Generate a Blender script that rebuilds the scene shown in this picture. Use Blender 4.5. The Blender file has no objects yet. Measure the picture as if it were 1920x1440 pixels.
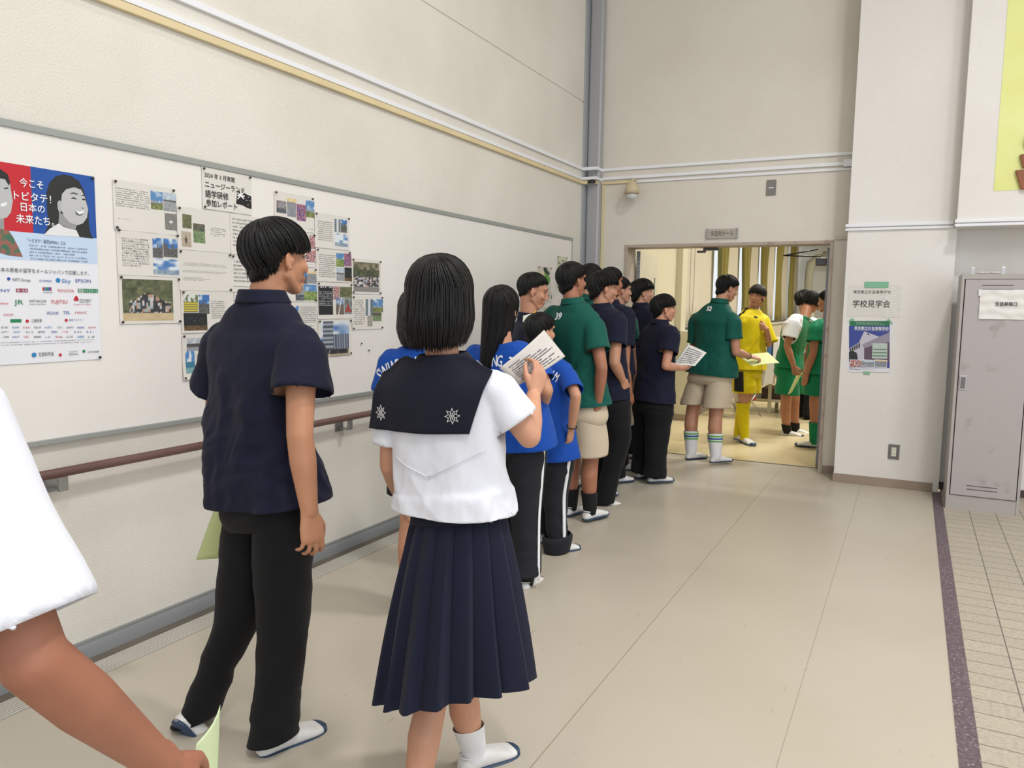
import bpy, bmesh, math, random
import numpy as np
from mathutils import Vector as V, Matrix, Euler
from mathutils.bvhtree import BVHTree
PI = math.pi
random.seed(7)
SC = bpy.context.scene
COL = SC.collection

# ------------------------------------------------------------------ camera
YAW, PITCH, ROLL, FPX, EYE = 0.473949, 0.103184, 0.014938, 1456.04, 1.45
def cam_axes():
    cy, sy, cp, sp = math.cos(YAW), math.sin(YAW), math.cos(PITCH), math.sin(PITCH)
    f = V((-sy*cp, cy*cp, -sp)); r = V((cy, sy, 0)); u = r.cross(f)
    c, s = math.cos(ROLL), math.sin(ROLL)
    return c*r + s*u, -s*r + c*u, f
CR, CU, CF = cam_axes()
cam = bpy.data.objects.new('camera', bpy.data.cameras.new('camera'))
COL.objects.link(cam)
cam.data.sensor_width = 36.0; cam.data.lens = 36.0*FPX/1920.0
cam.data.clip_start = 0.05; cam.data.clip_end = 200
m = Matrix((CR, CU, -CF)).transposed().to_4x4(); m.translation = V((0, 0, EYE))
cam.matrix_world = m
SC.camera = cam

def J(px, py, d):
    """point at pixel (px, py) of the 1920x1440 photograph, d metres forward of the camera"""
    return V((0, 0, EYE)) + CF*d + CR*((px-960)/FPX*d) - CU*((py-720)/FPX*d)

# ------------------------------------------------------------------ render look
SC.view_settings.view_transform = 'Standard'; SC.view_settings.look = 'None'
SC.view_settings.gamma = 1.0; SC.view_settings.exposure = 0.0
try: SC.view_settings.use_curve_mapping = False
except Exception: pass
SC.cycles.use_denoising = True
SC.cycles.max_bounces = 6; SC.cycles.diffuse_bounces = 3; SC.cycles.glossy_bounces = 3
SC.cycles.sample_clamp_indirect = 4.0

# ------------------------------------------------------------------ world + lights
w = bpy.data.worlds.new('world'); SC.world = w; w.use_nodes = True
w.node_tree.nodes['Background'].inputs[0].default_value = (0.92, 0.97, 1.0, 1)
w.node_tree.nodes['Background'].inputs[1].default_value = 1.05

def area(name, loc, target, sx, sy, power, col=(1, 1, 1), spread=PI):
    l = bpy.data.lights.new(name, 'AREA'); l.shape = 'RECTANGLE'; l.size = sx; l.size_y = sy
    l.energy = power; l.color = col; l.spread = spread
    o = bpy.data.objects.new(name, l); COL.objects.link(o)
    o.location = loc
    o.rotation_euler = (V(target)-V(loc)).to_track_quat('-Z', 'Y').to_euler()
    return o
# high ceiling fixture of the corridor, followed by added fill lights
area('corridor_lamp_main', (1.3, 3.2, 5.9), (0.9, 3.4, 0), 0.35, 0.6, 100, (1.0, 0.985, 0.975), 2.5)
area('corridor_fill_rear', (1.4, -0.9, 5.9), (0.8, -0.3, 0), 0.4, 1.6, 74, (1.0, 0.985, 0.98), 2.4)  # wide fill added behind the camera
area('corridor_fill_side', (3.8, 1.2, 5.4), (-2.0, 4.5, 1.6), 1.0, 2.2, 54, (0.98, 0.98, 1.0))  # wide fill added on the right, aimed across at the walls
area('corridor_fill_left', (-1.2, 1.0, 5.9), (-1.2, 1.2, 0), 0.4, 1.6, 22, (1.0, 0.985, 0.98), 2.4)  # extra fill added so the main lamp can be weaker on the floor
# unseen fill light added behind and to the right, lifts the low walls
area('entrance_fill', (5.2, -1.8, 1.7), (-0.5, 5.5, 1.0), 2.4, 2.2, 60, (0.93, 0.97, 1.0))
# hall ceiling fixtures (beyond the doorway)
for i, (x, y) in enumerate(((-0.2, 10.4), (0.1, 13.4), (-0.2, 17.5))):
    area('hall_lamp.%03d' % i, (x, y, 3.38), (x, y, 0), 0.9, 0.3, 92, (1.0, 0.975, 0.92))

area('hall_lamp.door', (-0.75, 8.45, 3.38), (-0.75, 8.45, 0), 0.45, 0.10, 48, (1.0, 0.975, 0.92))
# ------------------------------------------------------------------ materials
def lin(c):
    return tuple(((v/255)/12.92 if v/255 <= 0.04045 else ((v/255+0.055)/1.055)**2.4) for v in c)
MATS = {}
def mat(name, rgb, rough=0.6, spec=0.5, metal=0.0, bump=0.0, bscale=200.0, var=0.0, vscale=3.0,
        rgb2=None, sheen=0.0, stretch=None, trans=0.0, emit=0.0, coat=0.0, sss=0.0, detail=4.0, vdetail=4.0, vlo=0.35, vhi=0.65):
    if name in MATS: return MATS[name]
    M = bpy.data.materials.new(name); M.use_nodes = True
    nt = M.node_tree; b = nt.nodes['Principled BSDF']
    c = lin(rgb)
    b.inputs['Base Color'].default_value = (*c, 1); b.inputs['Roughness'].default_value = rough
    b.inputs['Specular IOR Level'].default_value = spec; b.inputs['Metallic'].default_value = metal
    if sheen: b.inputs['Sheen Weight'].default_value = sheen; b.inputs['Sheen Roughness'].default_value = .5
    if coat: b.inputs['Coat Weight'].default_value = coat; b.inputs['Coat Roughness'].default_value = .2
    if trans: b.inputs['Transmission Weight'].default_value = trans
    if sss:
        b.inputs['Subsurface Weight'].default_value = sss; b.inputs['Subsurface Scale'].default_value = 0.02
        b.inputs['Subsurface Radius'].default_value = (1, .35, .2)
    if emit:
        b.inputs['Emission Color'].default_value = (*c, 1); b.inputs['Emission Strength'].default_value = emit
    tc = nt.nodes.new('ShaderNodeTexCoord'); src = tc.outputs['Object']
    if stretch:
        mp = nt.nodes.new('ShaderNodeMapping'); mp.inputs['Scale'].default_value = stretch
        nt.links.new(src, mp.inputs['Vector']); src = mp.outputs[0]
    if bump:
        n = nt.nodes.new('ShaderNodeTexNoise'); n.inputs['Scale'].default_value = bscale; n.inputs['Detail'].default_value = detail
        nt.links.new(src, n.inputs['Vector'])
        bp = nt.nodes.new('ShaderNodeBump'); bp.inputs['Strength'].default_value = bump; bp.inputs['Distance'].default_value = 0.01
        nt.links.new(n.outputs['Fac'], bp.inputs['Height']); nt.links.new(bp.outputs[0], b.inputs['Normal'])
    if var or rgb2:
        n2 = nt.nodes.new('ShaderNodeTexNoise'); n2.inputs['Scale'].default_value = vscale; n2.inputs['Detail'].default_value = vdetail
        nt.links.new(src, n2.inputs['Vector'])
        r = nt.nodes.new('ShaderNodeValToRGB')
        c2 = lin(rgb2) if rgb2 else tuple(v*(1-var) for v in c)
        r.color_ramp.elements[0].position = vlo; r.color_ramp.elements[0].color = (*c2, 1)
        r.color_ramp.elements[1].position = vhi; r.color_ramp.elements[1].color = (*c, 1)
        nt.links.new(n2.outputs['Fac'], r.inputs[0]); nt.links.new(r.outputs[0], b.inputs['Base Color'])
    MATS[name] = M
    return M

# ------------------------------------------------------------------ mesh helpers
def new_obj(name, me, material=None, parent=None):
    o = bpy.data.objects.new(name, me); COL.objects.link(o)
    if material is not None:
        for mm in (material if isinstance(material, (list, tuple)) else [material]): me.materials.append(mm)
    if parent is not None: o.parent = parent
    return o
def tag(o, label=None, cat=None, group=None, kind=None):
    if label: o['label'] = label
    if cat: o['category'] = cat
    if group: o['group'] = group
    if kind: o['kind'] = kind
    return o
def empty(name, loc, rz=0.0, label=None, cat=None, group=None, kind=None):
    o = bpy.data.objects.new(name, None); COL.objects.link(o); o.empty_display_size = .1
    o.location = loc; o.rotation_euler = (0, 0, rz); tag(o, label, cat, group, kind)
    return o
class MB:
    """collects vertices and faces for one mesh"""
    def __init__(s): s.v = []; s.f = []; s.m = []; s.mi = 0; s.smooth = []
    def add(s, vs, fs, smooth=False):
        k = len(s.v); s.v += [tuple(p) for p in vs]
        for f in fs: s.f.append(tuple(i+k for i in f)); s.m.append(s.mi); s.smooth.append(smooth)
        return s
    def box(s, x0, x1, y0, y1, z0, z1):
        vs = [(x, y, z) for z in (z0, z1) for y in (y0, y1) for x in (x0, x1)]
        return s.add(vs, [(0, 2, 3, 1), (4, 5, 7, 6), (0, 1, 5, 4), (2, 6, 7, 3), (0, 4, 6, 2), (1, 3, 7, 5)])
    def tube(s, pts, r, n=10, cap=True, smooth=True):
        pts = [V(p) for p in pts]; rs = r if isinstance(r, (list, tuple)) else [r]*len(pts)
        t0 = (pts[1]-pts[0]).normalized(); a = t0.orthogonal().normalized(); vs = []; fs = []
        for i, p in enumerate(pts):
            t = (pts[min(i+1, len(pts)-1)]-pts[max(i-1, 0)]).normalized()
            a = (a-t*a.dot(t)).normalized(); b = t.cross(a)
            for k in range(n):
                q = 2*PI*k/n; vs.append(p+(a*math.cos(q)+b*math.sin(q))*rs[i])
        for i in range(len(pts)-1):
            for k in range(n):
                fs.append((i*n+k, i*n+(k+1) % n, (i+1)*n+(k+1) % n, (i+1)*n+k))
        if cap: fs += [tuple(range(n-1, -1, -1)), tuple((len(pts)-1)*n+k for k in range(n))]
        return s.add(vs, fs, smooth)
    def rings(s, rings, cap=True, smooth=True):
        n = len(rings[0]); vs = [p for r in rings for p in r]; fs = []
        for i in range(len(rings)-1):
            for k in range(n): fs.append((i*n+k, i*n+(k+1) % n, (i+1)*n+(k+1) % n, (i+1)*n+k))
        if cap: fs += [tuple(range(n-1, -1, -1)), tuple((len(rings)-1)*n+k for k in range(n))]
        return s.add(vs, fs, smooth)
    def ball(s, c, r, R=None, nu=14, nv=9):
        c = V(c); r = (r, r, r) if not isinstance(r, (tuple, list)) else r
        vs = []; fs = []
        for j in range(1, nv):
            th = PI*j/nv
            for i in range(nu):
                ph = 2*PI*i/nu
                p = V((r[0]*math.sin(th)*math.cos(ph), r[1]*math.sin(th)*math.sin(ph), r[2]*math.cos(th)))
                vs.append(c+(R@p if R is not None else p))
        for z in (r[2], -r[2]):
            p = V((0, 0, z)); vs.append(c+(R@p if R is not None else p))
        T = len(vs)-2; B = T+1
        for j in range(nv-2):
            for i in range(nu): fs.append((j*nu+i, (j+1)*nu+i, (j+1)*nu+(i+1) % nu, j*nu+(i+1) % nu))
        for i in range(nu):
            fs.append((T, i, (i+1) % nu)); fs.append((B, (nv-2)*nu+(i+1) % nu, (nv-2)*nu+i))
        return s.add(vs, fs, True)
    def cone(s, a, b, ra, rb, n=14):     # tapered capsule
        s.tube([a, b], [ra, rb], n); s.ball(a, ra, nu=n, nv=8); s.ball(b, rb, nu=n, nv=8); return s
    def poly(s, pts): return s.add(pts, [tuple(range(len(pts)))])
    def xf(s, M):
        s.v = [tuple(M @ V(p)) for p in s.v]; return s
    def mesh(s, name='m'):
        me = bpy.data.meshes.new(name); me.from_pydata(s.v, [], s.f)
        me.polygons.foreach_set('use_smooth', s.smooth); me.polygons.foreach_set('material_index', s.m); me.update()
        return me
    def build(s, name, material=None, parent=None, bevel=0.0, seg=2):
        o = new_obj(name, s.mesh(name), material, parent)
        if bevel:
            b = o.modifiers.new('b', 'BEVEL'); b.width = bevel; b.segments = seg; b.limit_method = 'ANGLE'; b.angle_limit = .7
        return o
def evaluated(o):
    dg = bpy.context.evaluated_depsgraph_get()
    return bpy.data.meshes.new_from_object(o.evaluated_get(dg))
def text_mesh(body, size, align='LEFT', bold=0.0, xs=1.0, shear=0.0):
    c = bpy.data.curves.new('t', 'FONT'); c.body = body; c.size = size; c.align_x = align
    c.resolution_u = 2; c.shear = shear
    o = bpy.data.objects.new('t', c); COL.objects.link(o)
    me = evaluated(o); bpy.data.objects.remove(o)
    if bold:
        bm = bmesh.new()
        for kz, (dx, dy) in enumerate(((0, 0), (bold, 0), (-bold, 0), (0, bold*.7), (0, -bold*.7))):
            m2 = me.copy(); m2.transform(Matrix.Translation((dx, dy, kz*.00012))); bm.from_mesh(m2); bpy.data.meshes.remove(m2)
        bm.to_mesh(me); bm.free()
    if xs != 1.0: me.transform(Matrix.Diagonal((xs, 1, 1, 1)))
    return me
def text(name, body, size, M, material, parent=None, align='LEFT', bold=0.0, xs=1.0, fit=None, shear=0.0):
    """flat lettering; fit = total width in metres"""
    me = text_mesh(body, size, 'LEFT', bold, 1.0, shear)
    xsn = [v.co.x for v in me.vertices]
    if not xsn: return None
    x0, x1 = min(xsn), max(xsn); k = xs if fit is None else fit/max(x1-x0, 1e-6)
    off = {'LEFT': -x0, 'CENTER': -(x0+x1)/2, 'RIGHT': -x1}[align]
    me.transform(M @ Matrix.Diagonal((k, 1, 1, 1)) @ Matrix.Translation((off, 0, 0)))
    return new_obj(name, me, material, parent)
# ================================================================== THE ROOM
WX, BY, CY = -2.92, 7.26, 6.97      # left wall plane, back wall plane, column face
def wallmat(name, rgb, rgb2, bump=.45, vs=1.3):
    M = mat(name, rgb, 0.75, .3, bump=bump*.7, bscale=125, rgb2=rgb2, vscale=vs, detail=6, vlo=.25, vhi=.6, vdetail=7)
    nt = M.node_tree; b = nt.nodes['Principled BSDF']
    # small dirt specks
    tc = nt.nodes.new('ShaderNodeTexCoord'); n = nt.nodes.new('ShaderNodeTexNoise'); n.inputs['Scale'].default_value = 14; n.inputs['Detail'].default_value = 8
    n.inputs['Roughness'].default_value = .75
    nt.links.new(tc.outputs['Object'], n.inputs['Vector'])
    r = nt.nodes.new('ShaderNodeValToRGB'); r.color_ramp.elements[0].position = .70; r.color_ramp.elements[0].color = (1, 1, 1, 1)
    r.color_ramp.elements[1].position = .80; r.color_ramp.elements[1].color = (.55, .5, .45, 1)
    nt.links.new(n.outputs['Fac'], r.inputs[0])
    mx = nt.nodes.new('ShaderNodeMixRGB'); mx.blend_type = 'MULTIPLY'; mx.inputs[0].default_value = .8
    old = b.inputs['Base Color'].links[0].from_socket
    nt.links.new(old, mx.inputs[1]); nt.links.new(r.outputs[0], mx.inputs[2]); nt.links.new(mx.outputs[0], b.inputs['Base Color'])
    return M
m_wall = wallmat('stucco_wall', (228, 223, 213), (219, 212, 201))
m_wall2 = wallmat('stucco_column', (233, 229, 225), (227, 222, 216))
m_wall3 = wallmat('stucco_back', (224, 217, 206), (216, 208, 196))
m_trimwhite = mat('white_conduit', (236, 236, 240), .45)
m_cream = mat('cream_conduit', (226, 207, 165), .5, var=.08, vscale=6)
m_grey = mat('grey_metal', (160, 162, 164), .45, metal=.3)
m_alu = mat('aluminium', (178, 182, 186), .38, metal=.45)
m_dark = mat('dark_gap', (52, 47, 42), .8)

# floor of the corridor: beige vinyl sheet
def floormat():
    M = mat('beige_vinyl', (193, 184, 169), .4, .35, rgb2=(187, 177, 161), vscale=1.1, vlo=.3, vhi=.7, vdetail=6, bump=.02, bscale=7)
    nt = M.node_tree; b = nt.nodes['Principled BSDF']; tc = nt.nodes.new('ShaderNodeTexCoord')
    n = nt.nodes.new('ShaderNodeTexNoise'); n.inputs['Scale'].default_value = 3; n.inputs['Detail'].default_value = 6
    nt.links.new(tc.outputs['Object'], n.inputs['Vector'])
    mr = nt.nodes.new('ShaderNodeMapRange'); mr.inputs[3].default_value = .20; mr.inputs[4].default_value = .46
    nt.links.new(n.outputs['Fac'], mr.inputs[0]); nt.links.new(mr.outputs[0], b.inputs['Roughness'])
    # scuffs: short thin streaks
    mp = nt.nodes.new('ShaderNodeMapping'); mp.inputs['Scale'].default_value = (22, 4, 1); mp.inputs['Rotation'].default_value = (0, 0, -.55)
    nt.links.new(tc.outputs['Object'], mp.inputs[0]); n2 = nt.nodes.new('ShaderNodeTexNoise'); n2.inputs['Scale'].default_value = 2.2; n2.inputs['Detail'].default_value = 3
    nt.links.new(mp.outputs[0], n2.inputs['Vector'])
    r = nt.nodes.new('ShaderNodeValToRGB'); r.color_ramp.elements[0].position = .69; r.color_ramp.elements[0].color = (1, 1, 1, 1)
    r.color_ramp.elements[1].position = .74; r.color_ramp.elements[1].color = (.76, .73, .68, 1)
    nt.links.new(n2.outputs['Fac'], r.inputs[0]); mx = nt.nodes.new('ShaderNodeMixRGB'); mx.blend_type = 'MULTIPLY'; mx.inputs[0].default_value = .7
    nt.links.new(b.inputs['Base Color'].links[0].from_socket, mx.inputs[1]); nt.links.new(r.outputs[0], mx.inputs[2]); nt.links.new(mx.outputs[0], b.inputs['Base Color'])
    return M
m_floor = floormat()
def struct(name, mb, m, parent=None, bevel=0):
    o = mb.build(name, m, parent, bevel)
    if parent is None: o['kind'] = 'structure'
    return o
struct('floor', MB().box(-2.70, .217, -4, 7.46, -.1, 0), m_floor)
# floor sheet seams
s = MB()
s.box(-.985, -.982, -2, 7.40, 0, .0008); s.box(-.30, -.2985, -2, 6.95, 0, .0008)
struct('trim_8', s, mat('seam', (150, 140, 120), .6))
# gutter strip along the left wall + ribbed cover
struct('trim_1', MB().box(WX, -2.70, -4, BY, -.1, -.012), mat('gutter_brown', (112, 103, 92), .6, var=.2, vscale=5))
g = MB()
for k in range(8):
    x = -2.815+k*.0145; g.box(x, x+.0095, -4, BY, -.012, .003)
struct('trim_2', g, mat('ribbed_cover', (205, 200, 190), .45, metal=.2))
# dark strip of stone between vinyl and tiles
def strip_mat():
    M = mat('purple_stone', (112, 96, 103), .55, rgb2=(88, 74, 82), vscale=60, bump=.3, bscale=60, vlo=.4, vhi=.6)
    nt = M.node_tree; b = nt.nodes['Principled BSDF']; tc = nt.nodes.new('ShaderNodeTexCoord')
    v = nt.nodes.new('ShaderNodeTexVoronoi'); v.inputs['Scale'].default_value = 55
    nt.links.new(tc.outputs['Object'], v.inputs['Vector'])
    r = nt.nodes.new('ShaderNodeValToRGB'); r.color_ramp.elements[0].position = .10; r.color_ramp.elements[0].color = (.75, .72, .75, 1)
    r.color_ramp.elements[1].position = .18; r.color_ramp.elements[1].color = (0, 0, 0, 1)
    nt.links.new(v.outputs['Distance'], r.inputs[0]); mx = nt.nodes.new('ShaderNodeMixRGB'); mx.blend_type = 'ADD'; mx.inputs[0].default_value = .55
    nt.links.new(b.inputs['Base Color'].links[0].from_socket, mx.inputs[1]); nt.links.new(r.outputs[0], mx.inputs[2]); nt.links.new(mx.outputs[0], b.inputs['Base Color'])
    return M
struct('trim_3', MB().box(.217, .281, -4, 7.0, -.1, .002), strip_mat())
# tiled entrance floor: long tiles, width .169 (x) and .117 (y)
def tile_mat():
    M = mat('entrance_tile', (177, 168, 152), .6, bump=.12, bscale=120)
    nt = M.node_tree; b = nt.nodes['Principled BSDF']; tc = nt.nodes.new('ShaderNodeTexCoord')
    n = nt.nodes.new('ShaderNodeTexNoise'); n.inputs['Scale'].default_value = 60; n.inputs['Detail'].default_value = 4
    nt.links.new(tc.outputs['Object'], n.inputs['Vector'])
    br = nt.nodes.new('ShaderNodeTexBrick'); br.offset = 0; br.inputs['Scale'].default_value = 1
    br.inputs['Brick Width'].default_value = .165; br.inputs['Row Height'].default_value = .118
    br.inputs['Mortar Size'].default_value = .0028; br.inputs['Mortar Smooth'].default_value = .1
    br.inputs['Color1'].default_value = (*lin((180, 170, 154)), 1); br.inputs['Color2'].default_value = (*lin((173, 164, 149)), 1); br.inputs['Mortar'].default_value = (*lin((112, 103, 96)), 1)
    mp = nt.nodes.new('ShaderNodeMapping'); mp.inputs['Location'].default_value = (-.281+.0, .02, 0)
    nt.links.new(tc.outputs['Object'], mp.inputs[0]); nt.links.new(mp.outputs[0], br.inputs['Vector'])
    mx = nt.nodes.new('ShaderNodeMixRGB'); mx.blend_type = 'OVERLAY'; mx.inputs[0].default_value = .35
    nt.links.new(br.outputs['Color'], mx.inputs[1]); nt.links.new(n.outputs['Fac'], mx.inputs[2]); nt.links.new(mx.outputs[0], b.inputs['Base Color'])
    return M
o = struct('floor_entrance', MB().box(.281, 6, -4, 7.2, -.1, 0), tile_mat()); o['kind'] = 'structure'

# left wall (with the horizontal joint high up)
struct('wall_left', MB().box(WX-.2, WX, -4, BY+.2, -.1, 3.366).box(WX-.2, WX, -4, BY+.2, 3.378, 6.2).box(WX-.2, WX-.006, -4, BY+.2, 3.366, 3.378), m_wall)
struct('ceiling', MB().box(WX-.2, 6, -4, 7.4, 6.2, 6.4), m_wall)
# back wall with door opening x -2.50 .. -0.655, top 2.0
DX0, DX1, DZ = -2.515, -.642, 2.03
struct('wall_back', MB().box(WX, DX0, BY, BY+.2, 0, 6.2).box(DX1, -.5, BY, BY+.2, 0, 6.2).box(DX0, DX1, BY, BY+.2, DZ, 6.2), m_wall3)
# column and the wall right of it
struct('wall_column', MB().box(-.515, .262, CY, BY+.2, 0, 6.2), m_wall2)
struct('wall_right', MB().box(.262, 5, 7.12, 7.3, 0, 6.2), m_wall2)
struct('wall_beam', MB().box(.250, 5, 6.8, 7.12, 2.075, 6.2), m_wall2)
struct('baseboard_column', MB().box(-.523, .218, CY-.008, CY, 0, .072).box(-.523, -.515, CY, BY, 0, .072), mat('taupe_baseboard', (158, 140, 124), .55, var=.08), bevel=.002)
struct('baseboard_back', MB().box(-.635, -.523, BY-.008, BY, 0, .072), MATS['taupe_baseboard'])
struct('baseboard_right', MB().box(.262, 5, 7.11, 7.12, 0, .06), mat('dark_baseboard', (74, 58, 58), .6))
# aluminium base rail on left wall
struct('baseboard_left', MB().box(WX, -2.898, -4, BY, -.012, .050), m_alu)
struct('trim_4', MB().box(WX, -2.903, -4, BY, .050, .062), mat('rail_lip', (150, 152, 152), .4, metal=.4))
for i, y in enumerate((2.70, 4.4, .9)):
    struct('trim_9.%03d' % i, MB().box(-2.8985, -2.8972, y, y+.003, -.012, .050), m_dark)

# corner pipe cover
MBp = MB()
MBp.box(-2.92, -2.90, 7.10, BY, 0, 6.2)
struct('trim_5', MBp, m_alu)
MBp = MB(); MBp.box(-2.90, -2.765, 7.175, BY, 0, 6.2)
struct('trim_6', MBp, mat('grey_post', (172, 172, 176), .4, metal=.25), bevel=.02)
struct('trim_7', MB().box(-2.765, -2.735, BY-.012, BY, 0, 2.61), mat('pale_yellow_strip', (219, 208, 170), .6))

# conduits
def conduit(name, segs, m, label, bevel=.003):
    mb = MB()
    for s_ in segs: mb.box(*s_)
    o = mb.build(name, m, None, bevel); tag(o, label, 'cable conduit', 'cable conduits on the walls'); return o
D = .018
conduit('cable_conduit', [(WX, WX+D, -4, 7.09, 2.732, 2.762), (WX, -2.76, 7.09, 7.12, 2.732, 2.762), (-2.765, -.515, BY-D, BY, 2.737, 2.765), (-2.785, -2.76, 7.12, BY, 2.732, 2.762)], m_trimwhite, 'uppermost white cable conduit running along left wall, around corner and over doorway')
conduit('cable_conduit', [(WX, WX+D, -4, 7.09, 2.641, 2.668), (WX, -2.76, 7.08, 7.10, 2.641, 2.668), (-2.785, -2.76, 7.10, BY, 2.641, 2.668), (-2.765, -.565, BY-D, BY, 2.653, 2.682)], m_trimwhite, 'middle white cable conduit just above the cream one on left wall and over doorway')
conduit('cable_conduit', [(WX, WX+D*1.3, -4, 7.1, 2.602, 2.636), (WX, -2.86, 7.09, 7.115, 2.602, 2.636), (-2.80, -2.775, 7.12, BY, 2.606, 2.636), (-2.775, -2.45, BY-D, BY, 2.612, 2.64)], m_cream, 'cream cable conduit, lowest of the three on left wall')
conduit('cable_conduit', [(-2.45, -.515, BY-D*.8, BY, 2.612, 2.633)], m_trimwhite, 'thin white conduit from security camera to column, lowest over the doorway')
conduit('cable_conduit', [(-.60, -.515, BY-.04, BY, 2.64, 2.70)], m_trimwhite, 'small white junction piece where middle conduit meets the column')
for a_, b_, w_ in ((2.108, 2.134, 'upper'), (2.080, 2.100, 'lower')):
    conduit('cable_conduit', [(-.535, .235, CY-D, CY, a_, b_), (-.535, -.515, CY, 7.03, a_, b_)], m_trimwhite, w_+' of the two white conduits wrapping the column face')
    conduit('cable_conduit', [(.236, 3, 6.8-D, 6.8, a_-.006, b_-.006)], m_trimwhite, w_+' of the two white conduits along the beam above the locker')
conduit('cable_conduit', [(-.635, -.52, BY-.02, BY, 2.035, 2.062)], mat('beige_conduit', (205, 196, 180), .5), 'short beige conduit between door frame corner and column')
# black cable end at the corner
MB().tube([(-2.845, 7.10, 2.622), (-2.83, 7.085, 2.632), (-2.80, 7.09, 2.634), (-2.775, 7.10, 2.620)], .008).tube([(-2.848, 7.095, 2.616), (-2.82, 7.08, 2.612), (-2.775, 7.095, 2.616)], .006).build('black_cable', mat('black_rubber', (25, 24, 24), .5))
tag(bpy.data.objects['black_cable'], 'loose black cable loop poking out at the wall corner', 'cable')

# door frame
m_frame = mat('taupe_frame', (176, 161, 148), .5, rgb2=(140, 124, 112), vscale=9, vlo=.3, vhi=.45)
f = MB().box(DX0, DX0+.028, BY-.012, 7.50, 0, DZ).box(DX1-.028, DX1, BY-.012, 7.50, 0, DZ).box(DX0+.028, DX1-.028, BY-.012, 7.50, DZ-.028, DZ)
struct('door_1', f, m_frame, bevel=.002)
# threshold
struct('trim_10', MB().box(DX0+.028, DX1-.028, 7.455, 7.475, -.05, .003), mat('steel_threshold', (90, 96, 96), .35, metal=.8))
# left door leaf, swung open into hall; hinged at the left jamb
def door_leaf(name, hx, hy, ang, wid, label_hinge, mirror=1):
    root = empty(name, (hx, hy, 0), ang); root['kind'] = 'structure'
    m_leaf = mat('door_cream', (206, 199, 176), .5, var=.06, vscale=5)
    MB().box(.0, .035, .0, wid, .01, 1.985).build('door_panel', m_leaf, root, .002)
    gl = MB().box(-.002, .037, wid-.19, wid-.12, 1.05, 1.75).build('door_window', mat('wired_glass', (105, 118, 105), .15), root)
    e = MB().box(-.001, .036, -.006, .0, .01, 1.985).build('door_edge', mat('steel_edge', (138, 138, 142), .35, metal=.5), root)
    for z in (.15, .95, 1.80):
        h = MB().box(.0, .036, -.010, -.006, z, z+.12).build('hinge', m_grey, root)
        q = MB()
        for a in range(3):
            for bz in (.02, .06, .1): q.box(.006+a*.010, .010+a*.010, -.0115, -.010, z+bz-.004, z+bz+.004)
        q.build('screw', m_dark, h)
    return root
door_leaf('door_2', -2.475, 7.50, .10, .90, '')
# right leaf: opened 100 degrees, seen edge-on with its closer arm
r2 = empty('door_3', (-.672, 7.50, 0), 0); r2['kind'] = 'structure'
MB().box(-.04, -.004, .0, .88, .01, 1.985).build('door_panel', MATS['door_cream'], r2, .002)
MB().box(-.041, -.003, -.006, .0, .01, 1.985).build('door_edge', MATS['steel_edge'], r2)
for z in (.10, .95, 1.70):
    h = MB().box(-.038, -.006, -.011, -.006, z, z+.18).build('hinge', m_grey, r2)
    q = MB()
    for a in range(2):
        for bz in (.02, .05, .09, .13, .16): q.box(-.030+a*.014, -.026+a*.014, -.013, -.011, z+bz-.004, z+bz+.004)
    q.build('screw', m_dark, h)
MB().box(-.14, -.04, .02, .09, 1.83, 1.90).build('door_closer', mat('closer_grey', (96, 95, 96), .4, metal=.5), r2, .012)
MB().tube([(-.10, .05, 1.91), (-.42, .05, 1.925)], .006).tube([(-.42, .05, 1.925), (-.12, .02, 1.975)], .006).build('closer_arm', mat('dark_metal', (50, 46, 46), .4, metal=.6), r2)
# closer plate under the head in the middle
MB().box(-1.80, -1.66, 7.42, 7.46, 1.975, 2.0).box(-1.86, -1.78, 7.43, 7.45, 1.955, 1.975).build('door_stop', MATS['closer_grey'])
tag(bpy.data.objects['door_stop'], 'small grey metal door holder under the door frame head', 'door holder')

# door sign
sg = empty('room_sign', (-1.591, BY, 2.112), 0, 'small grey room plate above the doorway reading 多目的ホール', 'sign')
MB().box(-.136, .136, -.02, 0, -.042, .042).build('plate', mat('sign_plate', (176, 166, 156), .5), sg)
MB().box(-.140, -.128, -.026, 0, -.046, .046).box(.128, .140, -.026, 0, -.046, .046).build('side_clip', m_grey, sg)
text('lettering', '多目的ホール', .05, Matrix.Translation((0, -.0212, -.018)) @ Matrix.Rotation(PI/2, 4, 'X'), mat('sign_ink', (60, 55, 55), .6), sg, 'CENTER', fit=.205)
# switch plate
sp = empty('wall_plate', (-1.181, BY, 2.501), 0, 'small dark grey wall plate with white slit above the doorway', 'wall plate')
MB().box(-.041, .041, -.01, 0, -.067, .067).build('plate', mat('plate_grey', (128, 124, 120), .5, metal=.2), sp, .003)
MB().box(-.02, .02, -.013, -.01, -.006, .002).build('slit', m_trimwhite, sp)
MB().ball((0, -.011, .055), .004).ball((0, -.011, -.055), .004).build('screw', m_grey, sp)
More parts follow.
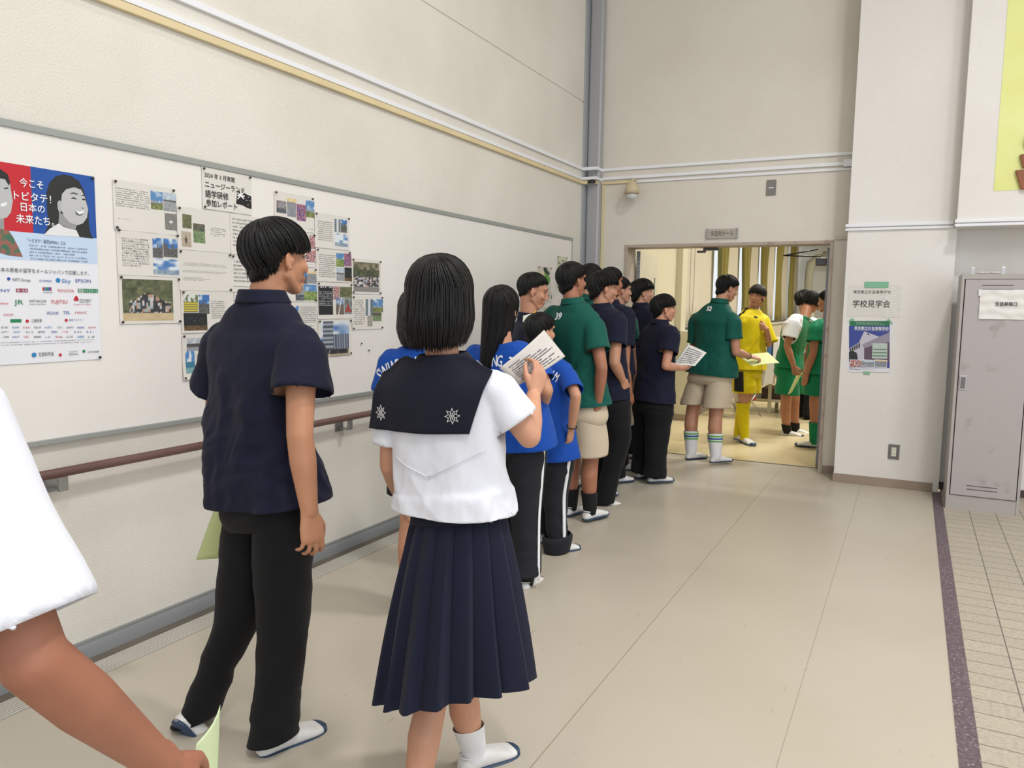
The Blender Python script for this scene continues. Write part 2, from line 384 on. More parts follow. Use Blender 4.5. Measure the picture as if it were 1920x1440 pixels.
# dome camera
dc = empty('dome_camera', (-2.425, BY, 2.52), 0, 'beige dome security camera hanging from bracket at upper left of doorway', 'security camera')
def lathe(prof, c, n=24):
    rings = [[V(c)+V((r*math.cos(2*PI*k/n), r*math.sin(2*PI*k/n), z)) for k in range(n)] for r, z in prof]
    return rings
MB().rings(lathe([(.012, .10), (.03, .085), (.052, .055), (.066, .02), (.068, .0), (.068, -.008)], (0, -.12, 0))).build('housing', mat('aged_beige', (200, 184, 152), .45), dc)
MB().rings(lathe([(.066, -.006), (.071, -.012), (.071, -.022), (.062, -.028)], (0, -.12, 0))).build('ring', mat('beige_ring', (186, 168, 136), .45), dc)
MB().rings(lathe([(.052, -.026), (.052, -.045), (.046, -.064), (.030, -.080), (.01, -.088)], (0, -.12, 0))).build('dome', mat('milky_dome', (206, 204, 206), .15, coat=.5), dc)
MB().tube([(0, -.12, .09), (0, -.12, .108), (0, -.02, .112), (0, 0, .112)], .013).build('bracket', MATS['aged_beige'], dc)

# outlet on the column
ou = empty('power_outlet', (-.0735, CY, .297), 0, 'grey framed double power outlet low on the column', 'power outlet')
MB().box(-.041, .041, -.009, 0, -.060, .060).build('frame', mat('outlet_frame', (112, 108, 106), .45), ou, .002)
MB().box(-.017, .017, -.012, -.009, -.036, .036).build('socket', mat('outlet_white', (225, 222, 205), .5), ou)
q = MB()
for z in (.019, -.015):
    for x in (-.007, .006): q.box(x-.0015, x+.0015, -.0128, -.012, z-.005, z+.004)
q.build('slot', m_dark, ou)

# whiteboard on left wall
wb = empty('whiteboard', (WX, 0, 0), 0, 'long white magnetic board with grey frame covering the left wall', 'whiteboard')
Y0, Y1, Z0, Z1 = -1.2, 6.86, .900, 2.074
MB().box(0, .018, Y0, Y1, Z0, Z1).build('panel', mat('board_white', (236, 231, 226), .32, .5, bump=.03, bscale=14, stretch=(1, 1, 4), var=.03, vscale=.9), wb)
fr = MB().box(0, .026, Y0, Y1, Z1-.027, Z1).box(0, .030, Y0, Y1, Z0-.010, Z0+.010)
fr.box(0, .024, Y1-.012, Y1, Z0, Z1)
fr.build('frame', mat('board_frame', (160, 163, 160), .45, metal=.25), wb, .002)

# handrail
hr = empty('handrail', (0, 0, 0), 0, 'brown round handrail on metal brackets under the whiteboard', 'handrail')
MB().tube([(-2.84, -3, .787), (-2.84, 7.0, .787)], .0185, 16).build('rail', mat('rail_brown', (124, 96, 88), .42, rgb2=(98, 70, 64), vscale=7, stretch=(1, .25, 1)), hr)
for y in (.1, 1.79, 3.49, 5.2, 6.8):
    b = MB().box(WX, WX+.006, y-.025, y+.045, .70, .762).box(WX, -2.835, y-.005, y+.030, .715, .722).box(-2.846, -2.833, y-.005, y+.030, .715, .772)
    b.build('bracket', mat('bracket_steel', (150, 150, 148), .35, metal=.6), hr, .002)

# ---------------------------------------------------------------- locker
lk = empty('locker', (.294, 6.44, 0), 0, 'tall grey metal locker standing on the tiles beside the column', 'locker')
m_lk = mat('locker_grey', (176, 168, 168), .45, rgb2=(160, 150, 148), vscale=7, vlo=.28, vhi=.40, metal=.1)
m_lk2 = mat('locker_side', (172, 166, 162), .5)
LW, LH = .455, 1.709
MB().box(0, .018, 0, .50, 0, LH-.036).box(LW-.018, LW, 0, .50, 0, LH-.036).box(0, LW, 0, .50, LH-.036, LH).box(.018, LW-.018, .006, .50, 0, .105).box(0.018, LW-.018, .1, .499, .105, LH-.036).build('body', m_lk2, lk)
MB().box(.024, LW-.024, -.003, .018, .110, LH-.040).build('door', m_lk, lk, .003)
d_ = lk.children[-1] if False else [c for c in lk.children if c.name.startswith('door')][0]
q = MB()
for z in (1.628, 1.598, .186, .160): q.box(.125, .315, -.0045, -.002, z-.003, z+.003)
q.build('vent_slot', mat('slot_dark', (95, 82, 84), .6), d_)
MB().box(.030, .076, -.008, -.002, .878, .984).build('handle', mat('handle_steel', (186, 186, 190), .3, metal=.6), d_, .003)
hh = [c for c in d_.children if c.name.startswith('handle')][0]
MB().box(.038, .068, -.0095, -.008, .890, .972).build('handle_recess', mat('recess_grey', (120, 112, 112), .4, metal=.3), hh, .001)
for x in (.058, .245):
    MB().box(x, x+.022, .10, .103, LH, LH+.05).box(x, x+.022, .08, .103, LH, LH+.004).build('hanging_bracket', mat('bracket_bright', (200, 200, 205), .3, metal=.5), lk, .002)
lp = empty('paper_sign', (.543, 6.433, 1.494), 0, 'wrinkled white paper sign taped on the locker reading 生徒昇降口', 'paper sign')
gv = []; gf = []
N1, N2 = 24, 18
for j in range(N2+1):
    for i in range(N1+1):
        x = -.130+.297*i/N1; z = -.103+.206*j/N2
        gv.append((x, -.0035-.0022*math.sin(z*95+x*14+math.sin(x*40))-.001*math.sin(x*70+z*40), z))
for j in range(N2):
    for i in range(N1): gf.append((j*(N1+1)+i, j*(N1+1)+i+1, (j+1)*(N1+1)+i+1, (j+1)*(N1+1)+i))
MB().add(gv, gf, True).build('sheet', mat('paper_white', (226, 223, 218), .5), lp)
text('lettering', '生徒昇降口', .032, Matrix.Translation((-.036, -.0100, -.008)) @ Matrix.Rotation(PI/2, 4, 'X'), mat('ink_black', (35, 33, 38), .6), lp, 'LEFT', .0006, fit=.130)
MB().box(-.142, -.122, -.0068, -.0060, .06, .105).build('tape', mat('clear_tape', (226, 224, 224), .15), lp)
tp = MB()
for k, (x, sz) in enumerate(((.12, .030), (.155, .022), (.19, .016), (.215, .028))):
    tp.ball((.294+x+.0, 6.50, LH+.009), (sz, .02, .009))
tp.build('tape_wad', mat('clear_wad', (205, 200, 200), .2), None); tag(bpy.data.objects['tape_wad'], 'crumpled clear tape lying on top of the locker', 'tape wad')

# ---------------------------------------------------------------- mural on the beam face
mu = empty('wall_mural', (0, 6.8, 0), 0, 'pale yellow mural panel with brown raised shapes high on the right', 'mural')
MB().add([(.470, -.003, 2.327), (2.2, -.003, 2.327), (2.2, -.003, 6.1), (.470, -.003, 6.1), (.470, 0, 2.327), (2.2, 0, 2.327), (2.2, 0, 6.1), (.470, 0, 6.1)], [(0, 1, 2, 3), (0, 4, 5, 1), (0, 3, 7, 4)]).build('panel', mat('mural_yellow', (232, 236, 160), .6, rgb2=(226, 226, 140), vscale=2), mu)
def slab(pts, y0, y1):
    n = len(pts); vs = [(x, y0, z) for x, z in pts]+[(x, y1, z) for x, z in pts]
    fs = [tuple(range(n)), tuple(range(2*n-1, n-1, -1))]+[(i, n+i, n+(i+1) % n, (i+1) % n) for i in range(n)]
    return vs, fs
m_br = mat('mural_brown', (146, 86, 56), .5, var=.15, vscale=8)
for pts in ([(.594, 2.465), (.80, 2.465), (.80, 2.327), (.637, 2.327)], [(.613, 2.57), (.628, 2.575), (.80, 2.56), (.80, 2.480), (.640, 2.480)], [(.640, 2.70), (.72, 2.73), (.72, 2.60), (.636, 2.635)]):
    MB().add(*slab(pts, -.034, -.003)).build('relief_shape', m_br, mu, .004)

# ---------------------------------------------------------------- the hall beyond
m_hw = mat('hall_wall', (208, 200, 174), .7, var=.03, vscale=1)
def hallfloor():
    M = mat('hall_floor', (222, 206, 166), .28, .5, rgb2=(212, 194, 152), vscale=1.2)
    return M
struct('floor_hall', MB().box(-2.9, 4, 7.46, 21.5, -.1, 0), hallfloor())
struct('wall_hall_left', MB().box(-3.1, -2.68, 7.46, 9.70, 0, 3.5).box(-3.1, -2.60, 9.70, 9.93, 1.12, 3.5).box(-3.1, -2.49, 9.70, 21.5, 0, 1.12), m_hw)
struct('baseboard_hall', MB().box(-2.68, -2.672, 7.46, 9.70, 0, .08).box(-2.68, -2.482, 9.692, 9.70, 0, .08).box(-2.49, -2.482, 9.70, 21.5, 0, .08), MATS['taupe_baseboard'])
struct('wall_hall_far', MB().box(-3.1, 4, 21.5, 21.7, 0, 3.5), mat('hall_white', (224, 222, 214), .7))
struct('wall_hall_right', MB().box(3.5, 3.7, 7.46, 21.5, 0, 3.5), m_hw)
struct('ceiling_hall', MB().box(-3.1, 4, 7.46, 21.7, 3.45, 3.6), mat('hall_ceiling', (230, 228, 218), .8))
struct('wall_hall_front', MB().box(-.5, 4, 7.2, 7.46, 0, 3.5), m_hw)
struct('trim_11', MB().box(-2.70, -2.45, 9.70, 21.5, 1.12, 1.135), mat('sill_white', (214, 210, 196), .4))
# windows: bays of 1.86 m
m_glass = mat('window_glass', (255, 255, 255), .0, trans=1.0)
m_glass.node_tree.nodes['Principled BSDF'].inputs['IOR'].default_value = 1.06
m_mull = mat('mullion', (128, 122, 100), .5, metal=.2)
m_blind = mat('roller_blind', (200, 192, 174), .8, var=.03, vscale=2)
m_curt = mat('olive_curtain', (128, 116, 42), .75, bump=.1, bscale=30, sheen=.3)
ords = ('nearest', 'second', 'third', 'fourth', 'fifth', 'farthest')
for k in range(6):
    y = 9.93+1.90*k; ye = y+1.90
    wn = empty('window_%d' % (k+1), (-2.74, y, 1.135), 0); wn['kind'] = 'structure'
    MB().box(-.003, .003, .04, 1.86, 0.03, 2.2).build('pane', m_glass, wn)
    MB().box(-.03, .03, 0, .04, 0, 2.31).box(-.03, .03, 1.86, 1.90, 0, 2.31).box(-.03, .03, .04, 1.86, 0, .03).box(-.03, .03, .04, 1.86, 2.2, 2.31).box(-.02, .02, .93, .97, .03, 2.2).build('window_frame', m_mull, wn)
    bl = empty('roller_blind', (-2.66, y, 1.18), 0, '%s cream roller blind on the hall window row' % ords[k].capitalize(), 'window blind', 'cream blinds along the hall windows')
    lo = .10 if k == 0 else .66
    hi = 1.62 if k == 0 else 1.62
    rows = []
    for j in range(9):
        z = 2.2*j/8; rows.append([V((.02*math.sin(u*9+z), lo+(hi-lo)*u, z)) for u in [i/10 for i in range(11)]])
    vs = [p for r_ in rows for p in r_]; fs = [(j*11+i, j*11+i+1, (j+1)*11+i+1, (j+1)*11+i) for j in range(8) for i in range(10)]
    ob = MB().add(vs, fs, True).build('fabric', m_blind, bl); so = ob.modifiers.new('s', 'SOLIDIFY'); so.thickness = .003
    MB().tube([(0, lo, .01), (0, hi, .01)], .010).build('bottom_bar', MATS['sill_white'], bl)
    if k == 0:
        MB().tube([(.03, .30, 2.2), (.03, .27, .6), (.03, .30, .18), (.03, .38, .12), (.03, .45, .2), (.03, .48, .6), (.03, .46, 2.2)], .0035, 6).build('pull_chain', mat('chain', (130, 118, 92), .5), bl)
    # gathered curtain hanging just right of the strip of daylight
    cu = MB(); yc = y+1.90+.03; W2 = .56
    rows = []
    for j in range(15):
        z = 2.25*j/14; row = []
        wv = W2*(1-.14*math.sin(PI*min(1, z/1.6))) ; sh = .05*math.sin(z*2.2+k)
        for i in range(33):
            u = i/32; row.append(V((.05+.035*math.cos(u*2*PI*4+k)+.01*math.sin(z*3+u*9), sh+wv*u, z)))
        rows.append(row)
    vs = [p for r_ in rows for p in r_]; fs = [(j*33+i, j*33+i+1, (j+1)*33+i+1, (j+1)*33+i) for j in range(14) for i in range(32)]
    if k < 5:
        ob = cu.add(vs, fs, True).build('curtain', m_curt); ob.location = (-2.68, yc, 1.165); so = ob.modifiers.new('s', 'SOLIDIFY'); so.thickness = .004
        tag(ob, '%s gathered olive yellow curtain by the hall windows' % ords[k].capitalize(), 'curtain', 'olive curtains along the hall windows')
# ================================================================== PRINTED SHEETS
def ray_dir(px, py): return (CF+CR*((px-960)/FPX)-CU*((py-720)/FPX))
XL = WX+.0185
def LP(px, py):            # (y, z) on the whiteboard face
    d = ray_dir(px, py); t = XL/d.x; return (d.y*t, EYE+d.z*t)
def CP(px, py):            # (x, z) on the column face
    d = ray_dir(px, py); t = CY/d.y; return (d.x*t, EYE+d.z*t)
def print_mat():
    M = bpy.data.materials.new('printed_picture'); M.use_nodes = True; nt = M.node_tree
    a = nt.nodes.new('ShaderNodeAttribute'); a.attribute_name = 'ink'
    nt.links.new(a.outputs['Color'], nt.nodes['Principled BSDF'].inputs['Base Color']); nt.nodes['Principled BSDF'].inputs['Roughness'].default_value = .45
    return M
m_pic = print_mat()
m_sheet = mat('report_paper', (222, 217, 210), .6); m_ink = mat('report_ink', (72, 68, 70), .7); m_inkd = mat('title_ink', (22, 22, 26), .6)
class Sheet:
    """flat sheet on a wall; local (a, z): a runs to the viewer's right, layers stack towards the room"""
    def __init__(s, name, label, cat, a0, a1, z0, z1, side='L', group=None, curl=.004, material=None, base=.0015, skew=0.0):
        s.side = side; s.a0, s.a1, s.z0, s.z1 = a0, a1, z0, z1; s.curl = curl; s.base = base; s.skew = skew
        s.O = V((XL, (a0+a1)/2, (z0+z1)/2)) if side == 'L' else V(((a0+a1)/2, CY, (z0+z1)/2))
        s.root = empty(name, s.O, 0, label, cat, group)
        s.grid('sheet', a0, a1, z0, z1, material or m_sheet, 0, 12, 12)
        s.parts = {}
    def P(s, a, z, L):
        u = (a-s.a0)/(s.a1-s.a0); v = (z-s.z0)/(s.z1-s.z0)
        off = s.base+.0005*L+s.curl*(.5*(1-math.sin(PI*min(max(v, 0), 1)))*(1-.5*u)+.35*abs(math.sin(2.2*PI*u+1))*(1-v))
        z = z+s.skew*(u-.5)
        return (V((XL+off, a, z)) if s.side == 'L' else V((a, CY-off, z)))-s.O
    def grid(s, name, a0, a1, z0, z1, m, L, na=6, nz=6, fn=None, parent=None, quad=None):
        mb = MB(); vs = []; cols = []
        for j in range(nz+1):
            for i in range(na+1):
                u, v = i/na, j/nz
                if quad: p = [quad[0][k]*(1-u)*(1-v)+quad[1][k]*u*(1-v)+quad[2][k]*u*v+quad[3][k]*(1-u)*v for k in (0, 1)]
                else: p = (a0+(a1-a0)*u, z0+(z1-z0)*v)
                vs.append(s.P(p[0], p[1], L))
                if fn: cols.append(fn(u, v))
        f = [(j*(na+1)+i, j*(na+1)+i+1, (j+1)*(na+1)+i+1, (j+1)*(na+1)+i) for j in range(nz) for i in range(na)]
        if s.side != 'L': pass
        o = mb.add(vs, f, True).build(name, m, parent or s.root)
        if fn:
            at = o.data.color_attributes.new('ink', 'FLOAT_COLOR', 'POINT')
            at.data.foreach_set('color', [c for rgb in cols for c in (*lin(rgb), 1)])
        return o
    def poly(s, name, pts, m, L, parent=None):
        return MB().poly([s.P(a, z, L) for a, z in pts]).build(name, m, parent or s.root)
    def text(s, body, a, z, h, m, L=3, fit=None, align='LEFT', bold=0.0, name='lettering', parent=None):
        me = text_mesh(body, h, 'LEFT', bold); xs = [v.co.x for v in me.vertices]
        if not xs: return
        x0, x1 = min(xs), max(xs); k = 1 if fit is None else fit/(x1-x0)
        off = {'LEFT': -x0, 'CENTER': -(x0+x1)/2, 'RIGHT': -x1}[align]
        for v in me.vertices: zz_ = v.co.z; v.co = s.P(a+(v.co.x+off)*k, z+v.co.y, L)+(V((zz_, 0, 0)) if s.side == 'L' else V((0, -zz_, 0)))
        return new_obj(name, me, m, parent or s.root)
    def lines(s, rect, n, m=None, L=2, seed=1, ragged=.12, dens=.86, hfrac=.5, ch=.0062, name='writing'):
        a0, a1, z0, z1 = rect; rnd = random.Random(seed); mb = MB()
        for i in range(n):
            z = z1-(z1-z0)*(i+.8)/n; h = (z1-z0)/n*hfrac; a = a0; e = a1-(a1-a0)*rnd.uniform(0, ragged)*(1 if rnd.random() < .3 else .15)
            while a < e:
                w = ch*rnd.uniform(.6, 1.1)
                if rnd.random() < dens:
                    # a glyph: one upright and one or two cross strokes
                    q = h*rnd.uniform(.75, 1.0)
                    for (x0, x1, y0, y1) in ((0, w*.8, q*.78, q), (w*.25, w*.45, 0, q), (0, w*.75, q*.25, q*.42)):
                        if rnd.random() < .8: mb.poly([s.P(a+x0, z+y0, L), s.P(a+x1, z+y0, L), s.P(a+x1, z+y1, L), s.P(a+x0, z+y1, L)])
                a += w
        return mb.build(name, m or m_ink, s.root)
def hsh(*a):
    v = math.sin(sum(x*k for x, k in zip(a, (12.9898, 78.233, 37.719, 11.13))))*43758.5453; return v-math.floor(v)
def vn(x, y, sd=0):
    xi, yi = math.floor(x), math.floor(y); fx, fy = x-xi, y-yi; fx = fx*fx*(3-2*fx); fy = fy*fy*(3-2*fy)
    a, b, c, d = (hsh(xi, yi, sd), hsh(xi+1, yi, sd), hsh(xi, yi+1, sd), hsh(xi+1, yi+1, sd))
    return (a*(1-fx)+b*fx)*(1-fy)+(c*(1-fx)+d*fx)*fy
def mixc(a, b, t): t = max(0, min(1, t)); return tuple(p*(1-t)+q*t for p, q in zip(a, b))
def painter(kind, sd):
    def sky(u, v, c=(70, 125, 185), w=.5): return mixc(c, (225, 232, 238), max(0, vn(u*4+sd, v*5, sd)-1+w)*2.4)
    def f(u, v):
        n = vn(u*9, v*9, sd); n2 = vn(u*22, v*22, sd+3)
        if kind == 'coast':
            if v > .45+.05*math.sin(u*7): return sky(u, v)
            if v > .36: return mixc((60, 80, 100), (190, 190, 190), n2)
            return mixc((60, 80, 40), (150, 150, 80), n)
        if kind == 'harbour':
            if v > .62: return mixc((150, 175, 200), (215, 220, 225), n)
            if v > .5: return (70, 70, 74)
            return mixc((110, 115, 122), (175, 178, 180), n2)
        if kind == 'bird': return (225, 228, 230) if abs(u-.5)+abs(v-.5)*1.6 < .16 else mixc((84, 84, 82), (140, 138, 132), n2)
        if kind == 'city':
            if v > .45+.3*hsh(int(u*7), sd): return sky(u, v, (40, 100, 180), .55)
            return mixc((30, 36, 44), (120, 116, 108), n2)
        if kind == 'clouds':
            if v > .3: return sky(u, v, (54, 110, 180), .85)
            return mixc((90, 120, 150), (170, 185, 195), n)
        if kind == 'forest': return mixc((28, 40, 20), (130, 130, 80), n*.6+n2*.5)
        if kind == 'grass': return mixc((50, 90, 40), (150, 165, 120), n2) if v < .6 else mixc((40, 52, 50), (110, 100, 70), n)
        if kind == 'swan': return (46, 40, 36) if abs(u-.45)*2+abs(v-.45) < .28 else mixc((150, 135, 112), (200, 188, 165), n2)
        if kind == 'yellow':
            if v > .62: return (225, 228, 228) if n > .5 else (90, 110, 60)
            return (205, 190, 50) if int(v*14) % 2 else (90, 84, 60)
        if kind == 'night': return mixc((8, 12, 16), (200, 210, 220), max(0, n2-.80)*3 if .35 < v < .7 else 0) if v > .25 else mixc((30, 22, 10), (130, 96, 50), n2)
        if kind == 'lake': return mixc((150, 160, 178), (215, 215, 220), n) if v > .55 else (mixc((40, 44, 50), (90, 80, 76), n2) if v > .3 else (140, 146, 156))
        if kind == 'sunset': return mixc((225, 190, 120), (235, 215, 170), n) if v > .8 else mixc((96, 104, 118), (160, 160, 165), n2)
        if kind == 'neon': return ((180, 60, 80), (70, 60, 160), (210, 140, 90), (40, 30, 60), (90, 90, 190))[int(n2*4.99)]
        if kind == 'red': return ((190, 50, 56), (230, 215, 210), (200, 110, 80), (70, 60, 70), (60, 90, 150))[int(n2*4.99)]
        if kind == 'rail': return (226, 228, 230) if abs((u-.5)*2-(v-.5)*.8) < .10 else (mixc((70, 110, 160), (200, 210, 220), n) if v > .6 else mixc((60, 50, 44), (140, 128, 118), n2))
        if kind == 'beach':
            if v > .5: return sky(u, v, (60, 120, 190), .6)
            return (36, 110, 140) if v > .25 else (110, 160, 165)
        if kind == 'hut': return (150, 50, 50) if abs(u-.5)*1.3 < .7-v and v > .1 else mixc((60, 70, 60), (170, 180, 190), n)
        if kind == 'hill':
            if v > .55: return sky(u, v)
            return mixc((70, 110, 44), (160, 170, 90), n)
        if kind == 'boats': return mixc((150, 170, 190), (120, 90, 80), n) if v > .4 else mixc((40, 50, 60), (225, 225, 225), max(0, n2-.6)*2)
        if kind == 'waterfall': return (215, 220, 226) if abs(u-.5) < .16 else mixc((60, 76, 50), (120, 140, 170), n2)
        if kind == 'sand': return mixc((120, 112, 104), (190, 182, 172), n2)
        if kind == 'tower':
            if abs(u-.25) < .17 and v > .2: return (60, 66, 80) if int(v*16) % 2 else (150, 160, 175)
            if u > .42 and .2 < v < .62: return (56, 66, 90) if int(u*22) % 2 else (130, 140, 156)
            if v < .22+.06*n: return mixc((24, 26, 32), (190, 150, 120), max(0, n2-.7)*2) if .1 < u < .95 and v > .06 else (176, 158, 130)
            return sky(u, v, (60, 110, 180), .75)
        if kind == 'group':
            if v < .20: return mixc((190, 165, 120), (210, 188, 144), n)
            top = .46+.22*math.exp(-((u-.5)/.22)**2)
            if .12 < u < .96 and v < top: return ((26, 28, 34), (20, 22, 26), (200, 196, 192), (30, 34, 44), (180, 140, 115), (40, 42, 50), (150, 170, 175))[int(hsh(int(u*26), int(v*14), sd)*6.99)]
            return mixc((34, 42, 20), (120, 125, 84), n*.5+n2*.5)
        if kind == 'crowd':
            if v < .16: return (130, 124, 122)
            if v < .52: return ((26, 28, 36), (200, 196, 192), (30, 34, 44), (180, 140, 115), (70, 74, 100), (226, 226, 226))[int(hsh(int(u*26), int(v*26), sd)*5.99)]
            return mixc((40, 48, 30), (180, 160, 130), n) if v > .75 else mixc((30, 34, 30), (90, 96, 60), n2)
        return (128, 128, 128)
    return f
def pic(S, kind, rect, seed=1, res=(26, 22), L=1, quad=None, name='photo'):
    return S.grid(name, rect[0], rect[1], rect[2], rect[3], m_pic, L, res[0], res[1], lambda u, v: mixc(painter(kind, seed)(u, v), (196, 190, 186), .16), quad=quad)
def lrect(x0, y0, x1, y1):   # photo pixels -> (a0, a1, z0, z1) on the board
    a, z1 = LP(x0, y0); b, z0 = LP(x1, y1); return (a, b, z0, z1)
m_pin = mat('pin_dark', (62, 54, 50), .4, metal=.4)
def pin(a, z, lab):
    o = empty('pushpin', (XL, a, z), 0, lab, 'pushpin', 'round pushpins on the whiteboard')
    MB().rings([[V((x, r*math.cos(q), r*math.sin(q))) for q in [2*PI*k/14 for k in range(14)]] for x, r in ((.006, .0042), (.0085, .0055), (.0115, .0050), (.0125, .0032))]).build('head', m_pin, o)
    return o
def pins(S, what, corners='tl tr'):
    names = {'tl': 'top left', 'tr': 'top right', 'bl': 'bottom left', 'br': 'bottom right'}
    for c in corners.split():
        a = S.a0+.010 if 'l' in c[1] else S.a1-.010; z = S.z1-.008 if c[0] == 't' else S.z0+.008
        pin(a, z, 'dark pushpin at the %s corner of the %s' % (names[c], what))

# ---- the big poster, cut by the left edge of the frame
T = Sheet('poster', 'large red and blue study abroad poster with smiling woman, at left edge of board', 'poster', 1.508, 2.022, 1.203, 1.922, curl=.003, material=mat('poster_white', (232, 232, 238), .35))
zz = LP(120, 442)[1]; zb = LP(120, 492)[1]; ax = LP(60, 400)[0]
T.grid('red_field', 1.508, ax, zz, 1.922, mat('poster_red', (196, 30, 44), .35), 1); T.grid('blue_field', ax, 2.022, zz, 1.922, mat('poster_blue', (26, 78, 160), .35), 1)
T.grid('pale_band', 1.508, 2.022, zb, zz, mat('poster_pale', (196, 214, 238), .35), 1)
def Z(x, y, s=2.6175, ox=0, oy=200): return LP(ox+x/s, oy+y/s)
def zpoly(name, pts, m, L): return T.poly(name, [Z(*p) for p in pts], m, L)
g_ = lambda v: mat('print_grey_%d' % v, (v, v, v+1), .4)
zpoly('hair_print', [(215, 628), (236, 580), (228, 500), (226, 420), (240, 372), (270, 342), (310, 333), (350, 342), (385, 366), (408, 410), (420, 450), (432, 520), (434, 580), (442, 620), (455, 648), (390, 640), (300, 632)], g_(38), 2)
zpoly('shirt_print', [(212, 630), (240, 600), (285, 573), (310, 590), (340, 600), (372, 606), (388, 640), (300, 634)], g_(226), 3)
zpoly('neck_print', [(288, 520), (380, 560), (368, 604), (340, 600), (284, 574)], g_(150), 3)
zpoly('face_print', [(300, 430), (322, 405), (362, 396), (395, 408), (412, 440), (420, 470), (429, 505), (424, 545), (405, 572), (378, 582), (340, 570), (312, 540), (296, 500)], g_(190), 4)
zpoly('ear_print', [(278, 470), (290, 458), (300, 470), (300, 510), (290, 524), (280, 500)], g_(176), 4)
for q in ([(342, 452), (356, 444), (372, 450), (372, 455), (356, 452)], [(396, 456), (408, 450), (416, 456), (415, 460), (404, 458)], [(336, 430), (355, 420), (378, 428), (378, 433), (356, 427)], [(392, 436), (408, 432), (416, 440), (407, 438)], [(392, 492), (404, 498), (412, 494), (404, 502)]):
    zpoly('line_print', q, g_(48), 5)
zpoly('smile_print', [(364, 510), (386, 514), (412, 510), (404, 524), (386, 530), (372, 524)], g_(236), 5); zpoly('line_print', [(364, 510), (386, 530), (412, 510), (404, 529), (386, 536), (370, 529)], g_(90), 5)
zpoly('jacket_print', [(-60, 600), (0, 600), (40, 608), (62, 640), (88, 690), (110, 738), (40, 730), (-60, 700)], mat('print_multi', (150, 96, 84), .4, rgb2=(60, 110, 84), vscale=45, vlo=.42, vhi=.55), 3)
zpoly('neck_print', [(-40, 540), (16, 540), (18, 604), (-40, 600)], g_(150), 3)
zpoly('face_print', [(-60, 330), (30, 330), (46, 380), (52, 420), (60, 462), (50, 520), (30, 545), (0, 552), (-60, 545)], g_(186), 4)
zpoly('hair_print', [(-60, 300), (0, 308), (34, 332), (46, 372), (40, 388), (20, 356), (-60, 345)], g_(34), 5)
zpoly('smile_print', [(0, 476), (34, 468), (24, 488), (0, 492)], g_(236), 5); zpoly('line_print', [(14, 400), (34, 396), (38, 402), (20, 405)], g_(48), 5)
m_pw = mat('print_white', (240, 240, 244), .4)
def ztext(body, x0, x1, yb, h, m, bold=.0):
    a0, z0 = Z(x0, yb); a1, _ = Z(x1, yb); _, z1 = Z(x0, yb-h); T.text(body, a0, z0, (z1-z0)*1.30, m, 6, fit=a1-a0, bold=bold)
for b_, x0, x1, yb, h in (('今こそ', 92, 208, 388, 36), ('トビタテ！', 64, 246, 452, 38), ('日本の', 98, 216, 508, 36), ('未来たち。', 75, 262, 566, 38)): ztext(b_, x0, x1, yb, h, m_pw, .0005)
ztext('「トビタテ！留学JAPAN」とは', 132, 318, 664, 17, mat('print_navy', (28, 40, 90), .4))
T.lines((Z(140, 700)[0], Z(425, 700)[0], Z(200, 756)[1], Z(200, 676)[1]), 5, MATS['print_navy'], 6, 3, .35, ch=.0048)
ztext('日本の若者の留学をオールジャパンで応援します。', -18, 432, 808, 19, mat('print_ink', (52, 52, 58), .5))
C_ = dict(k=(44, 44, 50), b=(30, 80, 160), r=(196, 30, 44), g=(30, 130, 80), w=(240, 240, 244), l=(40, 130, 190), m=(150, 40, 80))
cm = {k: mat('logo_'+k, v, .45) for k, v in C_.items()}
def block(x0, x1, y0, y1, c, L=4):
    a0, z1 = Z(x0, y0); a1, z0 = Z(x1, y1); T.grid('logo_block', a0, a1, z0, z1, cm[c], L, 2, 2)
block(76, 134, 892, 911, 'm'); block(380, 478, 893, 914, 'g'); block(48, 102, 1043, 1058, 'g')
for i, c in enumerate('rlgbm'): block(206+i*9, 214+i*9, 886, 903, c)
for b_, x0, x1, yb, h, c in (('NTT Group', 60, 146, 856, 16, 'k'), ('SYSMEX', 190, 252, 860, 12, 'b'), ('Sky', 300, 345, 864, 22, 'l'), ('EPSON', 368, 442, 862, 19, 'b'),
    ('SONY', -46, 48, 908, 16, 'b'), ('第一生命', 80, 130, 908, 12, 'w'), ('CHANGE', 208, 254, 915, 8, 'k'), ('TOYOTA', 278, 360, 910, 16, 'r'), ('東進ハイスクール', 383, 475, 911, 15, 'w'),
    ('docomo', -52, 38, 970, 14, 'r'), ('JR', 66, 112, 970, 26, 'g'), ('HITACHI', 142, 222, 960, 14, 'k'), ('Inspire the Next', 142, 222, 972, 8, 'k'), ('FUJITSU', 250, 328, 966, 20, 'r'), ('MITSUBISHI', 388, 444, 952, 9, 'k'), ('ELECTRIC', 388, 440, 962, 9, 'k'), ('Changes for the Better', 358, 444, 973, 7, 'r'),
    ('住友生命', 14, 62, 1026, 10, 'r'), ('東亞合成', 226, 284, 1019, 13, 'b'), ('TEL', 306, 343, 1018, 17, 'b'), ('FANUC', 366, 424, 1016, 12, 'r'), ('三菱商事', 150, 202, 1057, 14, 'k'), ('教育アカデミー', 336, 405, 1052, 9, 'b'),
    ('文部科学省', 184, 260, 1225, 18, 'k'), ('トビタテ！', 336, 380, 1208, 9, 'k'), ('留学JAPAN', 336, 380, 1220, 8, 'k'), ('日本学生支援機構', 428, 482, 1208, 8, 'k')):
    ztext(b_, x0, x1, yb, h, cm[c])
